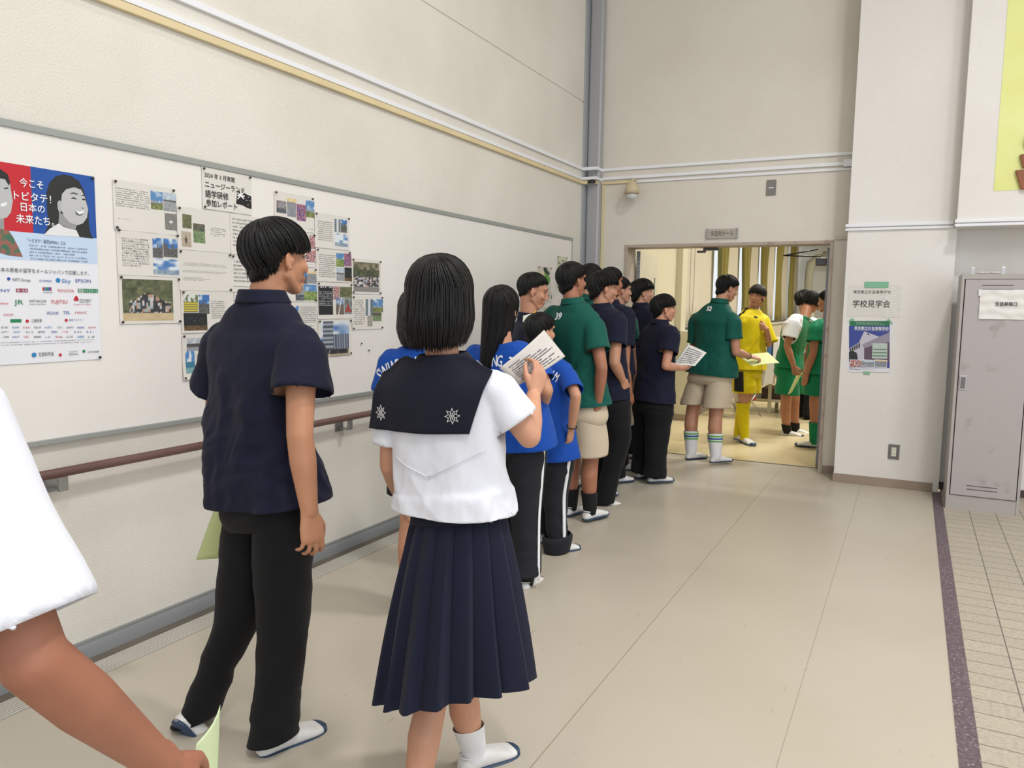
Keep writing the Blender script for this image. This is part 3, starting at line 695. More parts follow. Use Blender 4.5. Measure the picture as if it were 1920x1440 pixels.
for x, y, c in ((40, 845, 'b'), (282, 852, 'l'), (163, 1218, 'l'), (292, 1218, 'r'), (408, 1200, 'g'), (366, 946, 'r'), (376, 946, 'r'), (371, 936, 'r'), (130, 1052, 'r'), (322, 1048, 'r')):
    a, z = Z(x, y); T.poly('logo_mark', [(a+.006*math.cos(q)*(1.5 if c == 'l' else 1), z+.006*math.sin(q)*(1.5 if c == 'l' else 1)) for q in np.linspace(0, 2*PI, 12)[:-1]], cm[c], 5)
for i, (y, n) in enumerate(((1086, 9), (1108, 8), (1132, 9))):
    for j in range(n):
        x = 4+j*(478/n); 
        T.lines((Z(x, y)[0], Z(x+34, y)[0], Z(x, y+6)[1], Z(x, y-6)[1]), 1, cm['kbrklgkbr'[(i*3+j) % 9]], 4, i*10+j, .2, hfrac=.9, ch=.004, name='small_logo')
T.lines((Z(0, 1160)[0], Z(460, 1160)[0], Z(0, 1176)[1], Z(0, 1152)[1]), 2, MATS['print_ink'], 4, 8, .1, ch=.003, hfrac=.4)
pins(T, 'large red and blue poster', 'tr br')

# ---- report sheets
G = 'study trip report sheets pinned on the whiteboard'
def R_(label, a0, a1, z0, z1, **k): return Sheet('report_sheet', label, 'report sheet', a0, a1, z0, z1, group=G, **k)
def zr(S, x0, y0, x1, y1): return lrect(x0, y0, x1, y1)
S = R_('report sheet at top left of the group, handwriting style text and white bird photo', 2.100, 2.398, 1.726, 1.925)
q2 = lambda x0, y0, x1, y1: lrect(200+x0/3.35, 290+y0/3.35, 200+x1/3.35, 290+y1/3.35)
S.lines(q2(52, 200, 268, 350), 9, seed=11); S.lines(q2(66, 395, 155, 412), 1, seed=12, dens=.8)
pic(S, 'coast', q2(272, 225, 352, 350), 2); pic(S, 'harbour', q2(352, 235, 436, 362), 3); pic(S, 'bird', q2(362, 366, 440, 478), 4); pins(S, 'report sheet with white bird photo', 'tl tr bl')
S = R_('report sheet below the bird one, starting 私はニュージーランド, with city and sky photos', 2.108, 2.412, 1.543, 1.732)
r = q2(90, 515, 270, 710)
for i, b_ in enumerate(('私はニュージーランド語学研修', 'で色んな国籍の人と交流し、コ', 'ミュニケーション能力を向上させ', 'ることができました。しかし、英', '語が不自由だったため相手の言っ', 'ていることを理解することが難し', 'くて理解できたら更に楽しいと思い', 'ました。そして英語を勉強するモ', 'チベーションに繋がりました。', '日本でも外国人と話したりして', 'コミュニケーション能力を向上さ', 'せたいと思いました。')):
    h = (r[3]-r[2])/12; S.text(b_, r[0], r[3]-h*(i+.85), h*.84, m_ink, 2, fit=(r[1]-r[0])*min(1, len(b_)/14.6))
pic(S, 'city', q2(284, 520, 352, 650), 5); pic(S, 'city', q2(352, 525, 444, 648), 6); pic(S, 'clouds', q2(288, 650, 452, 758), 7, (28, 18)); pins(S, 'report sheet starting 私は', 'tl tr')
S = R_('sheet with one large group photo among trees, lowest in left column', 2.110, 2.412, 1.342, 1.542)
pic(S, 'group', q2(92, 778, 418, 1040), 3, (52, 40)); pins(S, 'left group photo sheet', 'tl tr bl br')
S = Sheet('title_sheet', 'title sheet reading ニュージーランド語学研修 with black flag drawing', 'title sheet', 2.546, 2.842, 1.860, 2.046, curl=.005)
def t2(body, x0, x1, yb, h, bold=0): 
    a0, z0 = LP(200+x0/3.35, 290+yb/3.35); a1, _ = LP(200+x1/3.35, 290+yb/3.35); _, z1 = LP(200+x0/3.35, 290+(yb-h)/3.35); S.text(body, a0, z0, (z1-z0)*1.22, m_inkd, 3, fit=a1-a0, bold=bold)
t2('2024 年 3 月実施', 610, 800, 138, 30, .0002); t2('ニュージーランド', 614, 862, 200, 36, .0005); t2('語学研修', 616, 762, 262, 42, .0005); t2('参加レポート', 620, 815, 318, 40, .0005)
def fp(x, y): return LP(200+x/3.35, 290+y/3.35)
fl = S.poly('flag', [fp(*p) for p in ((818, 228), (850, 232), (880, 252), (905, 262), (906, 342), (880, 335), (850, 318), (810, 308))], m_inkd, 2)
for p in ([(820, 236), (862, 276), (858, 282), (818, 242)], [(862, 238), (820, 282), (816, 276), (858, 234)], [(836, 230), (846, 232), (844, 284), (834, 282)], [(818, 252), (864, 258), (863, 266), (817, 260)]): S.poly('flag_cross', [fp(*q) for q in p], m_pw, 3, fl)
for x, y in ((886, 268), (876, 288), (896, 290), (884, 316)):
    a, z = fp(x, y); S.poly('flag_star', [(a+(.0035 if k % 2 == 0 else .0015)*math.sin(PI*k/5), z+(.0035 if k % 2 == 0 else .0015)*math.cos(PI*k/5)) for k in range(10)], m_pw, 3, fl)
pins(S, 'title sheet', 'tl tr bl')
S = R_('report sheet right of the bird one, with black swan and forest photos', 2.406, 2.704, 1.667, 1.854)
pic(S, 'forest', q2(472, 372, 532, 466), 8); pic(S, 'swan', q2(466, 480, 530, 582), 9); pic(S, 'grass', q2(540, 430, 616, 558), 10); S.lines(q2(650, 455, 745, 520), 5, seed=14, ragged=.5); pins(S, 'black swan report sheet', 'tl')
S = R_('text only report sheet with three short paragraphs, under the swan one', 2.406, 2.706, 1.487, 1.666)
for k, (y0, y1, n) in enumerate(((674, 712, 3), (722, 752, 2), (764, 800, 3))): S.lines(q2(474, y0, 756, y1), n, seed=20+k, ragged=.6, ch=.004, hfrac=.45)
pins(S, 'text only report sheet', 'tl tr br')
S = R_('report sheet with yellow fence and night view photos, left of navy shoulder', 2.414, 2.716, 1.296, 1.486)
pic(S, 'yellow', q2(480, 880, 572, 990), 11); pic(S, 'city', q2(574, 880, 644, 1000), 12); pic(S, 'night', q2(480, 994, 630, 1102), 13, (26, 16)); S.lines(q2(652, 915, 745, 1030), 9, seed=15, dens=.95); pins(S, 'yellow fence report sheet', 'tl')
S = R_('lowest report sheet with lake photo, curling at its left edge', 2.412, 2.712, 1.086, 1.290, curl=.010)
pic(S, 'lake', q2(498, 1154, 608, 1228), 14); pic(S, 'beach', q2(490, 1236, 552, 1370), 15); pic(S, 'sand', q2(562, 1254, 640, 1325), 16); pins(S, 'lake photo report sheet', 'tl bl')
S = R_('report sheet half hidden behind the navy person, right of the swan sheet', 2.705, 3.0, 1.664, 1.852)
S.lines((2.72, 2.93, 1.70, 1.84), 8, seed=31)
S = R_('outlined text report sheet half hidden by head of the navy person', 2.705, 3.0, 1.486, 1.662)
S.lines((2.72, 2.98, 1.53, 1.64), 6, seed=32); S.grid('rule', 2.712, 2.99, 1.512, 1.5135, m_ink, 2, 2, 1); pins(S, 'outlined text sheet', 'tl')
S = R_('report sheet behind the navy shoulder with blue photo corner showing', 2.72, 2.99, 1.290, 1.484)
pic(S, 'beach', (2.728, 2.85, 1.38, 1.47), 33)
q3 = lambda x0, y0, x1, y1: lrect(480+x0/4, 340+y0/4, 480+x1/4, 340+y1/4)
S = R_('report sheet at top of right block with sunset, neon and blue sky photos', 2.995, 3.284, 1.812, 1.999)
pic(S, 'boats', q3(150, 140, 226, 244), 17); pic(S, 'sunset', q3(230, 122, 300, 272), 18); pic(S, 'neon', q3(302, 168, 374, 302), 19); pic(S, 'coast', q3(370, 140, 436, 276), 20); S.lines(q3(385, 352, 430, 366), 1, seed=34); pins(S, 'sunset photo report sheet', 'tl tr')
S = R_('report sheet beside the fringe of the navy person with red photos', 2.990, 3.292, 1.628, 1.808)
pic(S, 'red', q3(398, 405, 446, 508), 21); pic(S, 'red', q3(372, 512, 448, 610), 22); S.lines(q3(376, 618, 430, 628), 1, seed=35); pins(S, 'red photo report sheet', 'tr')
S = R_('report sheet beside the nose of the navy person with green hillside photo', 2.985, 3.300, 1.444, 1.624)
pic(S, 'city', q3(330, 672, 382, 770), 23); pic(S, 'sunset', q3(382, 672, 450, 768), 24); pic(S, 'boats', q3(292, 780, 356, 894), 25); pic(S, 'hill', q3(356, 772, 456, 894), 26); pins(S, 'green hillside report sheet', 'tr br')
S = R_('tall report sheet with beach photo beside chin and shoulder of navy person', 2.970, 3.304, 1.150, 1.440)
pic(S, 'beach', q3(192, 934, 318, 1064), 27, (26, 20)); S.lines(q3(322, 934, 448, 1062), 9, seed=36, dens=.95); S.lines(q3(330, 1075, 440, 1118), 2, seed=37, dens=.6); pins(S, 'beach photo report sheet', 'br')
S = R_('report sheet with clouds photo, top of the column right of navy person', 3.292, 3.584, 1.738, 1.925)
pic(S, 'waterfall', q3(586, 280, 632, 384), 28); pic(S, 'city', q3(634, 286, 680, 388), 29); pic(S, 'clouds', q3(588, 388, 686, 494), 30); S.lines(q3(460, 288, 572, 455), 10, seed=38, dens=.95); pins(S, 'clouds photo report sheet', 'tl tr')
S = R_('report sheet with dense handwriting and airport photo, under the clouds one', 3.300, 3.590, 1.556, 1.734)
pic(S, 'hill', q3(598, 536, 658, 644), 31); pic(S, 'neon', q3(658, 540, 712, 640), 32); pic(S, 'harbour', q3(600, 646, 662, 748), 33); pic(S, 'night', q3(662, 644, 716, 750), 34); S.lines(q3(466, 540, 592, 725), 12, seed=39, dens=.97); pins(S, 'airport photo report sheet', 'tl tr')
S = R_('black backed report sheet with white text and red hut photos', 3.306, 3.602, 1.350, 1.551)
a_ = q3(464, 784, 575, 1000); S.grid('black_panel', a_[0], a_[1], a_[2], a_[3], mat('panel_black', (38, 38, 42), .5), 1); S.lines(q3(470, 820, 570, 935), 9, m_pw, seed=40, dens=.8, ragged=.3); S.lines(q3(468, 786, 568, 804), 1, m_pw, seed=41, hfrac=.8, ch=.012)
pic(S, 'red', q3(576, 786, 624, 886), 35); pic(S, 'forest', q3(626, 790, 716, 872), 36); pic(S, 'rail', q3(596, 874, 658, 998), 37); pic(S, 'hut', q3(660, 872, 718, 996), 38); pins(S, 'black backed report sheet', 'tl tr')
S = R_('sheet with large photo of round tower building and a group, lowest in its column', 3.310, 3.594, 1.142, 1.345, curl=.008)
pic(S, 'tower', q3(482, 1050, 694, 1300), 39, (50, 44)); pins(S, 'round tower photo sheet', 'tl tr bl br')
S = R_('sheet with crowd photo at far right of the report group', 3.602, 3.880, 1.494, 1.697)
pic(S, 'crowd', q3(726, 600, 922, 832), 40, (44, 40)); pins(S, 'crowd photo sheet', 'tl tr bl br')
S = R_('bottom right report sheet with waterfall and coast photos under the crowd photo', 3.602, 3.896, 1.284, 1.481)
pic(S, 'waterfall', q3(820, 884, 872, 1006), 41); pic(S, 'coast', q3(872, 884, 950, 982), 42); pic(S, 'grass', q3(872, 984, 938, 1048), 43); pic(S, 'sand', q3(832, 1008, 870, 1086), 44); S.lines(q3(730, 884, 816, 1075), 12, seed=42, ragged=.3); pins(S, 'waterfall report sheet', 'tl tr bl br')
# loose pins and far sheets
for x, y, lb in ((676, 644, 'blue pushpin alone on bare board right of the report group'), (690, 657, 'dark pushpin alone, lower right of the blue one')):
    a, z = LP(x, y); pin(a, z, lb)
bpy.data.objects['pushpin'].children
S = Sheet('hall_notice', 'small notice with green leaf drawing beside the cropped hair person', 'notice', 6.116, 6.385, 1.552, 1.775, curl=.003, material=mat('notice_pale', (214, 208, 196), .6))
gm = mat('leaf_green', (96, 150, 60), .5); a0, z0 = 6.116, 1.552
S.poly('leaf', [(a0+x, z0+z) for x, z in ((.12, .20), (.17, .17), (.21, .15), (.25, .12), (.23, .08), (.17, .05), (.14, .10))], gm, 2); S.poly('mountain', [(a0+x, z0+z) for x, z in ((.10, .215), (.16, .22), (.20, .19), (.24, .17), (.21, .15), (.17, .165), (.12, .18))], mat('leaf_dark', (40, 60, 56), .5), 3)
S.poly('round_shape', [(a0+.10+.05*math.cos(q), z0+.13+.055*math.sin(q)) for q in np.linspace(0, 2*PI, 16)[:-1]], mat('shape_cream', (228, 216, 180), .6), 1)
pins(S, 'green leaf notice', 'tl tr')
S = Sheet('small_notice', 'small pale green notice at the right end of the board', 'notice', 6.52, 6.735, 1.60, 1.886, curl=.003, material=mat('notice_green', (206, 208, 180), .6)); S.lines((6.54, 6.70, 1.80, 1.85), 1, m_inkd, seed=50, hfrac=.9, ch=.03); S.poly('leaf', [(6.53, 1.70), (6.56, 1.76), (6.60, 1.70), (6.58, 1.63)], gm, 2); pins(S, 'pale green notice', 'tl tr')
S = Sheet('small_notice', 'tiny white notice with blue lines below the green leaf notice', 'notice', 6.20, 6.42, 1.47, 1.545, curl=.001); S.lines((6.22, 6.40, 1.49, 1.535), 1, m_inkd, seed=51, hfrac=.9, ch=.03)
S = Sheet('small_notice', 'yellowish notice with round face drawing, lowest by the cropped hair person', 'notice', 6.24, 6.48, 1.25, 1.42, curl=.001, material=mat('notice_yellow', (216, 206, 170), .6)); S.poly('round_shape', [(6.34+.05*math.cos(q), 1.36+.04*math.sin(q)) for q in np.linspace(0, 2*PI, 16)[:-1]], MATS['leaf_dark'], 1)

# ---- column sheets
def c2(x, y): return CP(1570+x/6.854, 510+y/6.854)
def crect(x0, y0, x1, y1): a, z1 = c2(x0, y0); b, z0 = c2(x1, y1); return (a, b, z0, z1)
a0, a1, z0, z1 = crect(145, 172, 752, 582)
S = Sheet('visit_notice', 'white notice on the column reading 学校見学会, taped with green tape', 'notice', a0, a1, z0, z1, 'C', curl=0.0, material=mat('notice_white', (220, 216, 210), .45))
def ct(body, x0, x1, yb, h, m, L=3, bold=0):
    p, z = c2(x0, yb); p1, _ = c2(x1, yb); _, zt = c2(x0, yb-h); S.text(body, p, z, (zt-z)*1.22, m, L, fit=p1-p, bold=bold)
ct('東京都立杉並高等学校', 205, 690, 274, 40, m_inkd); ct('学校見学会', 195, 678, 444, 82, m_inkd, bold=.0003)
r = crect(620, 180, 800, 586); S.grid('clear_tape', r[0], r[1], r[2], r[3], mat('clear_film', (226, 222, 216), .12, .8, bump=.6, bscale=90), 2)
tp_ = MB(); r = crect(352, 126, 656, 204); tp_.box(r[0], r[1], CY-.0058, CY-.0052, r[2], r[3]); tp_.build('green_tape', mat('mint_tape', (128, 184, 150), .5)); tag(bpy.data.objects['green_tape'], 'mint green tape strip over the top of the column notice', 'tape')
a0, a1, z0, z1 = crect(155, 632, 672, 1290)
S = Sheet('school_poster', 'school poster on the column with white building photo under green header', 'poster', a0, a1, z0, z1, 'C', curl=0.0, material=mat('school_white', (226, 226, 232), .4))
zc = lambda pts: [c2(*p) for p in pts]
S.poly('sky_print', zc([(150, 690), (672, 690), (672, 1235), (150, 1235)]), mat('school_sky', (58, 72, 150), .4), 1); S.poly('header_print', zc([(158, 630), (674, 630), (673, 692), (157, 692)]), mat('school_green', (44, 116, 78), .4), 2)
S.poly('building_print', zc([(150, 985), (280, 905), (345, 762), (535, 830), (640, 880), (668, 1120), (150, 1230)]), mat('school_build', (196, 192, 204), .4), 2)
S.poly('eave_print', zc([(322, 930), (560, 822), (668, 775), (668, 900), (470, 940), (345, 980)]), mat('school_eave', (150, 142, 158), .4), 3)
S.poly('shade_print', zc([(345, 980), (470, 940), (668, 900), (668, 1160), (345, 1130)]), mat('school_dim', (96, 76, 92), .4), 4)
S.poly('tree_print', zc([(150, 1030), (200, 1010), (250, 1040), (262, 1110), (262, 1140), (150, 1150)]), mat('school_tree', (40, 44, 46), .4), 4)
for k in range(5): S.poly('window_print', zc([(160+k*28, 985-k*17), (178+k*28, 975-k*17), (178+k*28, 1020-k*12), (160+k*28, 1028-k*12)]), MATS['school_tree'], 5)
S.poly('window_print', zc([(385, 785), (412, 795), (412, 812), (385, 802)]), MATS['school_tree'], 5)
S.poly('panel_print', zc([(452, 912), (644, 916), (640, 1114), (446, 1110)]), mat('school_panel', (186, 200, 190), .4), 5)
for k in range(3): S.poly('bar_print', zc([(458, 985+k*42), (634, 988+k*42), (634, 1004+k*42), (458, 1000+k*42)]), mat('school_bar', (104, 134, 112), .4), 6)
for k, (x0, x1, kd) in enumerate(((166, 310, 'red'), (322, 470, 'harbour'), (484, 632, 'sunset'))):
    r = crect(x0-4, 1124, x1+4, 1232); S.grid('frame_print', r[0], r[1], r[2], r[3], m_pw, 6, 2, 2); r = crect(x0, 1130, x1, 1224); pic(S, kd, r, 60+k, (16, 10), 7)
S.poly('footer_print', zc([(146, 1236), (656, 1236), (655, 1290), (145, 1286)]), MATS['school_white'], 6)
ct('東京都立杉並高等学校', 218, 660, 740, 42, m_pw, 8, .0004); S.lines(crect(240, 640, 610, 686), 3, m_pw, 8, 70, .2, ch=.004); S.lines(crect(220, 748, 655, 766), 1, m_pw, 8, 71, .0, ch=.004, hfrac=.8)
ct('東京都立杉並高等学校', 160, 305, 1256, 14, m_inkd, 8); S.lines(crect(315, 1244, 490, 1266), 2, m_inkd, 8, 72, ch=.003)
for nm, pts, lb in (('mint_tape_piece', [(140, 645), (170, 600), (215, 600), (218, 632), (165, 632)], 'mint green tape on the top left corner of the school poster'), ('mint_tape_piece', [(622, 632), (660, 600), (716, 655), (692, 670), (676, 632)], 'mint green tape on the top right corner of the school poster'), ('mint_tape_piece', [(335, 1275), (420, 1278), (418, 1316), (333, 1310)], 'mint green tape under bottom edge of the school poster')):
    p3 = [CP(1570+x/6.854, 510+y/6.854) for x, y in pts]; vs, fs = slab(p3, CY-.0085, CY-.0080)
    o = MB().add(vs, fs).build(nm, MATS['mint_tape']); tag(o, lb, 'tape', 'tape holding the school poster')
# ================================================================== PEOPLE
def wnoise(P, seed, n=7):
    """smooth vectorised noise about -1..1 at points P (N,3), warped sines"""
    rs = np.random.RandomState(seed); out = np.zeros(len(P))
    for i in range(n):
        k = rs.normal(size=3); k /= np.linalg.norm(k); k *= rs.uniform(.7, 1.6)
        k2 = rs.normal(size=3)*.8
        out += np.sin(P@k+rs.uniform(0, 6.28)+1.3*np.sin(P@k2+rs.uniform(0, 6.28)))
    return out/n*1.6
def arr(me):
    a = np.empty(len(me.vertices)*3); me.vertices.foreach_get('co', a); return a.reshape(-1, 3)
def setarr(me, a): me.vertices.foreach_set('co', a.ravel()); me.update()
def norms(me):
    a = np.empty(len(me.vertices)*3); me.vertex_normals.foreach_get('vector', a); return a.reshape(-1, 3)
def srings(cs, rights, fwds, rxs, rys, n=40, e=2.3):
    R = []
    for c, r, f, a, b in zip(cs, rights, fwds, rxs, rys):
        ring = []
        for k in range(n):
            q = 2*PI*k/n; x, y = math.cos(q), math.sin(q)
            x = math.copysign(abs(x)**(2/e), x); y = math.copysign(abs(y)**(2/e), y)
            ring.append(c+r*(a*x)+f*(b*y))
        R.append(ring)
    return R
def interp(keys, n):
    """keys: list of (t, [values/vectors...]) -> n rows, smooth"""
    ts = [k[0] for k in keys]; out = []
    for i in range(n):
        t = ts[0]+(ts[-1]-ts[0])*i/(n-1)
        j = 0
        while j < len(ts)-2 and t > ts[j+1]: j += 1
        u = (t-ts[j])/max(ts[j+1]-ts[j], 1e-9)
        p0 = keys[max(j-1, 0)][1]; p1 = keys[j][1]; p2 = keys[j+1][1]; p3 = keys[min(j+2, len(ts)-1)][1]
        row = []
        for a, b, c, d in zip(p0, p1, p2, p3):
            h = ts[j+1]-ts[j]
            m1 = (c-a)*(h/max(ts[j+1]-ts[max(j-1, 0)], 1e-9)); m2 = (d-b)*(h/max(ts[min(j+2, len(ts)-1)]-ts[j], 1e-9))
            row.append(b*(2*u**3-3*u*u+1)+m1*(u**3-2*u*u+u)+c*(-2*u**3+3*u*u)+m2*(u**3-u*u))
        out.append(row)
    return out

SKINS = {}
def skin_mat(rgb):
    k = 'skin_%d_%d_%d' % rgb
    if k not in MATS:
        M = mat(k, rgb, .48, .4, rgb2=tuple(int(v*.93) for v in rgb), vscale=9, bump=.06, bscale=260, vlo=.3, vhi=.7)
        b = M.node_tree.nodes['Principled BSDF']; b.inputs['Subsurface Weight'].default_value = .08
        b.inputs['Subsurface Radius'].default_value = (1, .35, .2); b.inputs['Subsurface Scale'].default_value = .012
    return MATS[k]
m_hair = mat('black_hair', (18, 15, 15), .46, .32, rgb2=(12, 10, 11), vscale=60)
m_hairb = mat('brown_black_hair', (36, 27, 25), .38, .5, rgb2=(22, 17, 17), vscale=60)
m_lips = mat('lips', (168, 96, 86), .4)
m_eye = mat('eye_white', (196, 186, 178), .35)
m_iris = mat('iris', (22, 16, 14), .15)

def cloth_mat(name, rgb, rough=.85, sheen=.04, bump=.12, bscale=260, var=.0):
    return mat(name, rgb, rough, .25, sheen=sheen, bump=bump, bscale=bscale, var=var, vscale=6)
m_navy = cloth_mat('navy_polo', (21, 23, 44)); m_black = cloth_mat('black_trousers', (17, 17, 20))
m_white = cloth_mat('white_cotton', (222, 223, 232), .8); m_blue = cloth_mat('royal_blue_tee', (14, 72, 164), .7)
m_green = cloth_mat('bottle_green_polo', (12, 84, 72), .75); m_khaki = cloth_mat('khaki_cotton', (202, 186, 162), .85)
m_yel = cloth_mat('yellow_jersey', (222, 200, 8), .6); m_socc = cloth_mat('soccer_green', (8, 124, 84), .6)
m_skirt = cloth_mat('navy_skirt', (20, 24, 44), .8); m_collar = cloth_mat('navy_collar', (17, 19, 34), .8)
m_jersey = cloth_mat('dark_track_trousers', (33, 34, 40), .8)
m_shoew = mat('shoe_white', (228, 226, 224), .6, var=.08, vscale=30); m_shoen = mat('shoe_navy_rubber', (38, 62, 92), .45)
m_shoer = mat('shoe_red_rubber', (120, 40, 44), .45); m_blk = mat('black_knit', (16, 16, 18), .9)
m_print = mat('white_print', (235, 236, 240), .55)
m_thread = mat('silver_thread', (205, 205, 205), .5)

def hand_prims(mb, w, d, n, side, curl, s=1.0, spread=1.0, thumb=.3):
    d = d.normalized(); n = (n-d*n.dot(d)).normalized(); a = d.cross(n)*side
    cs = [w-d*.02*s, w+d*.012*s, w+d*.05*s, w+d*.082*s, w+d*.096*s]
    mb.rings(srings(cs, [a]*5, [n]*5, [.026*s, .029*s, .038*s, .040*s, .034*s], [.018*s, .0175*s, .0145*s, .0125*s, .008*s], 16, 2.4))
    L = [.070, .078, .073, .057]; offs = [.029, .0105, -.0095, -.028]; back = [.002, 0, .003, .011]
    for i in range(4):
        p = w+d*(.090-back[i])*s+a*offs[i]*s; ang = 0; r = (.0088, .0090, .0085, .0076)[i]*s
        fan = a*(offs[i]*1.2*spread)
        c_ = curl[i] if isinstance(curl, (list, tuple)) else curl*(1+.07*i)
        for frac, bend in ((.46, .55), (.31, 1.0), (.24, .7)):
            ang += c_*bend
            q = p+((d*math.cos(ang)+n*math.sin(ang))*L[i]*frac*s)+fan*frac*.8*s
            mb.cone(p, q, r, r*.9, 10); p = q; r *= .9
    p = w+d*.026*s+a*.024*s+n*.004*s; q = p+(d*.72+a*.52+n*thumb).normalized()*.040*s
    mb.cone(p, q, .0135*s, .0110*s, 10)
    q2 = q+(d*.93+a*.12+n*(thumb+.1)).normalized()*.030*s
    mb.cone(q, q2, .0108*s, .0095*s, 10); q3 = q2+(d*.95+n*.35).normalized()*.020*s; mb.cone(q2, q3, .0095*s, .0078*s, 10)

def head_prims(mb, hc, R, s):
    def T(p): return hc+R@(V(p)*s)
    def ell(c, r): mb.ball(T(c), tuple(v*s for v in r), R, 24, 16)
    def con(a, b, ra, rb, n=12): mb.cone(T(a), T(b), ra*s, rb*s, n)
    ell((0, -.012, .034), (.074, .092, .082)); ell((0, .030, -.020), (.060, .058, .078))
    ell((0, .018, -.045), (.058, .052, .050)); ell((0, .056, -.092), (.021, .019, .017))
    for x in (-1, 1):
        con((x*.052, .002, -.050), (x*.016, .060, -.094), .017, .014)
        ell((x*.037, .060, -.022), (.022, .021, .022)); ell((x*.011, .092, -.032), (.0075, .009, .0065))
        # ear: flattened, tilted
        E = Euler((0, 0, x*.35)).to_matrix()
        mb.ball(T((x*.078, -.006, -.006)), (.0070*s, .0155*s, .0285*s), R@E, 16, 12)
        mb.ball(T((x*.076, .000, -.030)), (.0065*s, .008*s, .010*s), R@E, 10, 8)
        mb.cone(T((x*.070, .004, -.005)), T((x*.076, .0, -.005)), .012*s, .012*s, 8)
    con((0, .083, .016), (0, .099, -.026), .0080, .0100); con((0, .079, .030), (0, .085, .012), .012, .0095)
    con((-.034, .078, .031), (.034, .078, .031), .010, .010)
    ell((0, .083, -.057), (.023, .010, .0065)); ell((0, .081, -.067), (.019, .010, .0065))
    ell((0, .074, -.078), (.022, .012, .010))
def face_post(me, hc, R, s):
    P = arr(me); L = (P-np.array(hc))@np.array(R)/s
    D = np.zeros_like(L)
    near = (np.abs(L).max(axis=1) < .14)
    def g(c, r): return np.exp(-(((L-np.array(c))/np.array(r))**2).sum(axis=1))*near
    for x in (-1, 1):
        D[:, 1] -= .009*g((x*.031, .080, .010), (.017, .03, .010))
        D[:, 0] -= x*.006*g((x*.086, .000, -.002), (.012, .010, .016))
        D[:, 1] -= .0015*g((x*.024, .09, -.045), (.004, .02, .02))
    D[:, 1] -= .0035*g((0, .09, -.0620), (.026, .02, .0028))
    P = P+(D*s)@np.array(R).T
    setarr(me, P)
    # lips material
    n = len(me.polygons); c = np.empty(n*3); me.polygons.foreach_get('center', c); c = c.reshape(-1, 3)
    Lc = (c-np.array(hc))@np.array(R)/s
    ww = (np.abs(Lc[:, 0])/.024)**2+((Lc[:, 2]+.0625)/.0095)**2
    mi = ((ww < 1) & (Lc[:, 1] > .072)).astype(np.int32); me.polygons.foreach_set('material_index', mi)
def face_parts(hc, R, s, root, eye_open=1.0, look=0.0):
    def T(p): return hc+R@(V(p)*s)
    for x in (-1, 1):
        e = MB().ball(T((x*.031, .0745, .0095)), (.0115*s, .0076*s, .0042*s*eye_open), R, 16, 10).build('eye', m_eye, root)
        MB().ball(T((x*.031+look, .0808, .0095)), (.0055*s, .0030*s, .0040*s*eye_open), R, 12, 8).build('iris', m_iris, e)
        lid = [T((x*.031+dx, .0805-abs(dx)*.35+.002, .0095+(.0052*eye_open)*(1-(dx/.0135)**2)+.001)) for dx in np.linspace(-.0135, .0135, 7)]
        MB().tube(lid, [.0006*s, .0011*s, .0014*s, .0014*s, .0014*s, .0011*s, .0006*s], 6).build('eyelashes', m_iris, root)
        br = [T((x*(.014+.034*t), .089-.012*t*t, .030+.006*math.sin(t*2.4))) for t in np.linspace(0, 1, 7)]
        MB().tube(br, [.0014*s, .0024*s, .0026*s, .0025*s, .0021*s, .0015*s, .0008*s], 6).build('eyebrow', m_hair, root)

# elevation (degrees) where hair ends / hang length, by azimuth 0=front .. 180=back
STYLES = {
 'short': dict(el=[(0, 22), (35, 20), (60, 8), (80, -4), (95, -12), (115, -32), (140, -42), (180, -46)], hang=[(0, .0), (100, .0), (125, .025), (180, .045)], n=2000, w=.0025, infl=.12, tuck=.0),
 'bowl':  dict(el=[(0, 12), (35, 10), (60, 4), (80, -3), (100, -12), (120, -36), (145, -46), (180, -50)], hang=[(0, .006), (60, .004), (100, .0), (125, .018), (180, .034)], n=3000, w=.0021, infl=.165, tuck=.0),
 'crop':  dict(el=[(0, 30), (35, 28), (60, 18), (80, 4), (100, -14), (130, -36), (180, -46)], hang=[(0, 0), (100, 0), (130, .01), (180, .02)], n=1900, w=.0022, infl=.085, tuck=.0),
 'swept': dict(el=[(0, 14), (35, 12), (60, 6), (85, -2), (100, -12), (125, -34), (180, -46)], hang=[(0, .004), (100, .0), (130, .03), (180, .045)], n=2000, w=.0028, infl=.22, tuck=.0),
 'shag':  dict(el=[(0, 8), (35, 6), (60, 0), (85, -8), (100, -16), (130, -34), (180, -42)], hang=[(0, .02), (60, .03), (100, .03), (180, .03)], n=2000, w=.0030, infl=.20, tuck=.0),
 'bob':   dict(el=[(0, 10), (35, 4), (55, 0), (90, 0), (180, 0)], hang=[(0, .01), (35, .03), (50, .140), (180, .166)], n=5200, w=.0019, infl=.20, tuck=.30),
 'long':  dict(el=[(0, 10), (35, 4), (60, 0), (90, 0), (180, 0)], hang=[(0, .01), (45, .04), (62, .28), (110, .34), (180, .36)], n=2800, w=.0024, infl=.16, tuck=.0, gather=.50),
}
def tab(tb, x):
    for (a, u), (b, v) in zip(tb, tb[1:]):
        if x <= b: t = (x-a)/(b-a); t = max(0, min(1, t)); t = t*t*(3-2*t); return u+(v-u)*t
    return tb[-1][1]
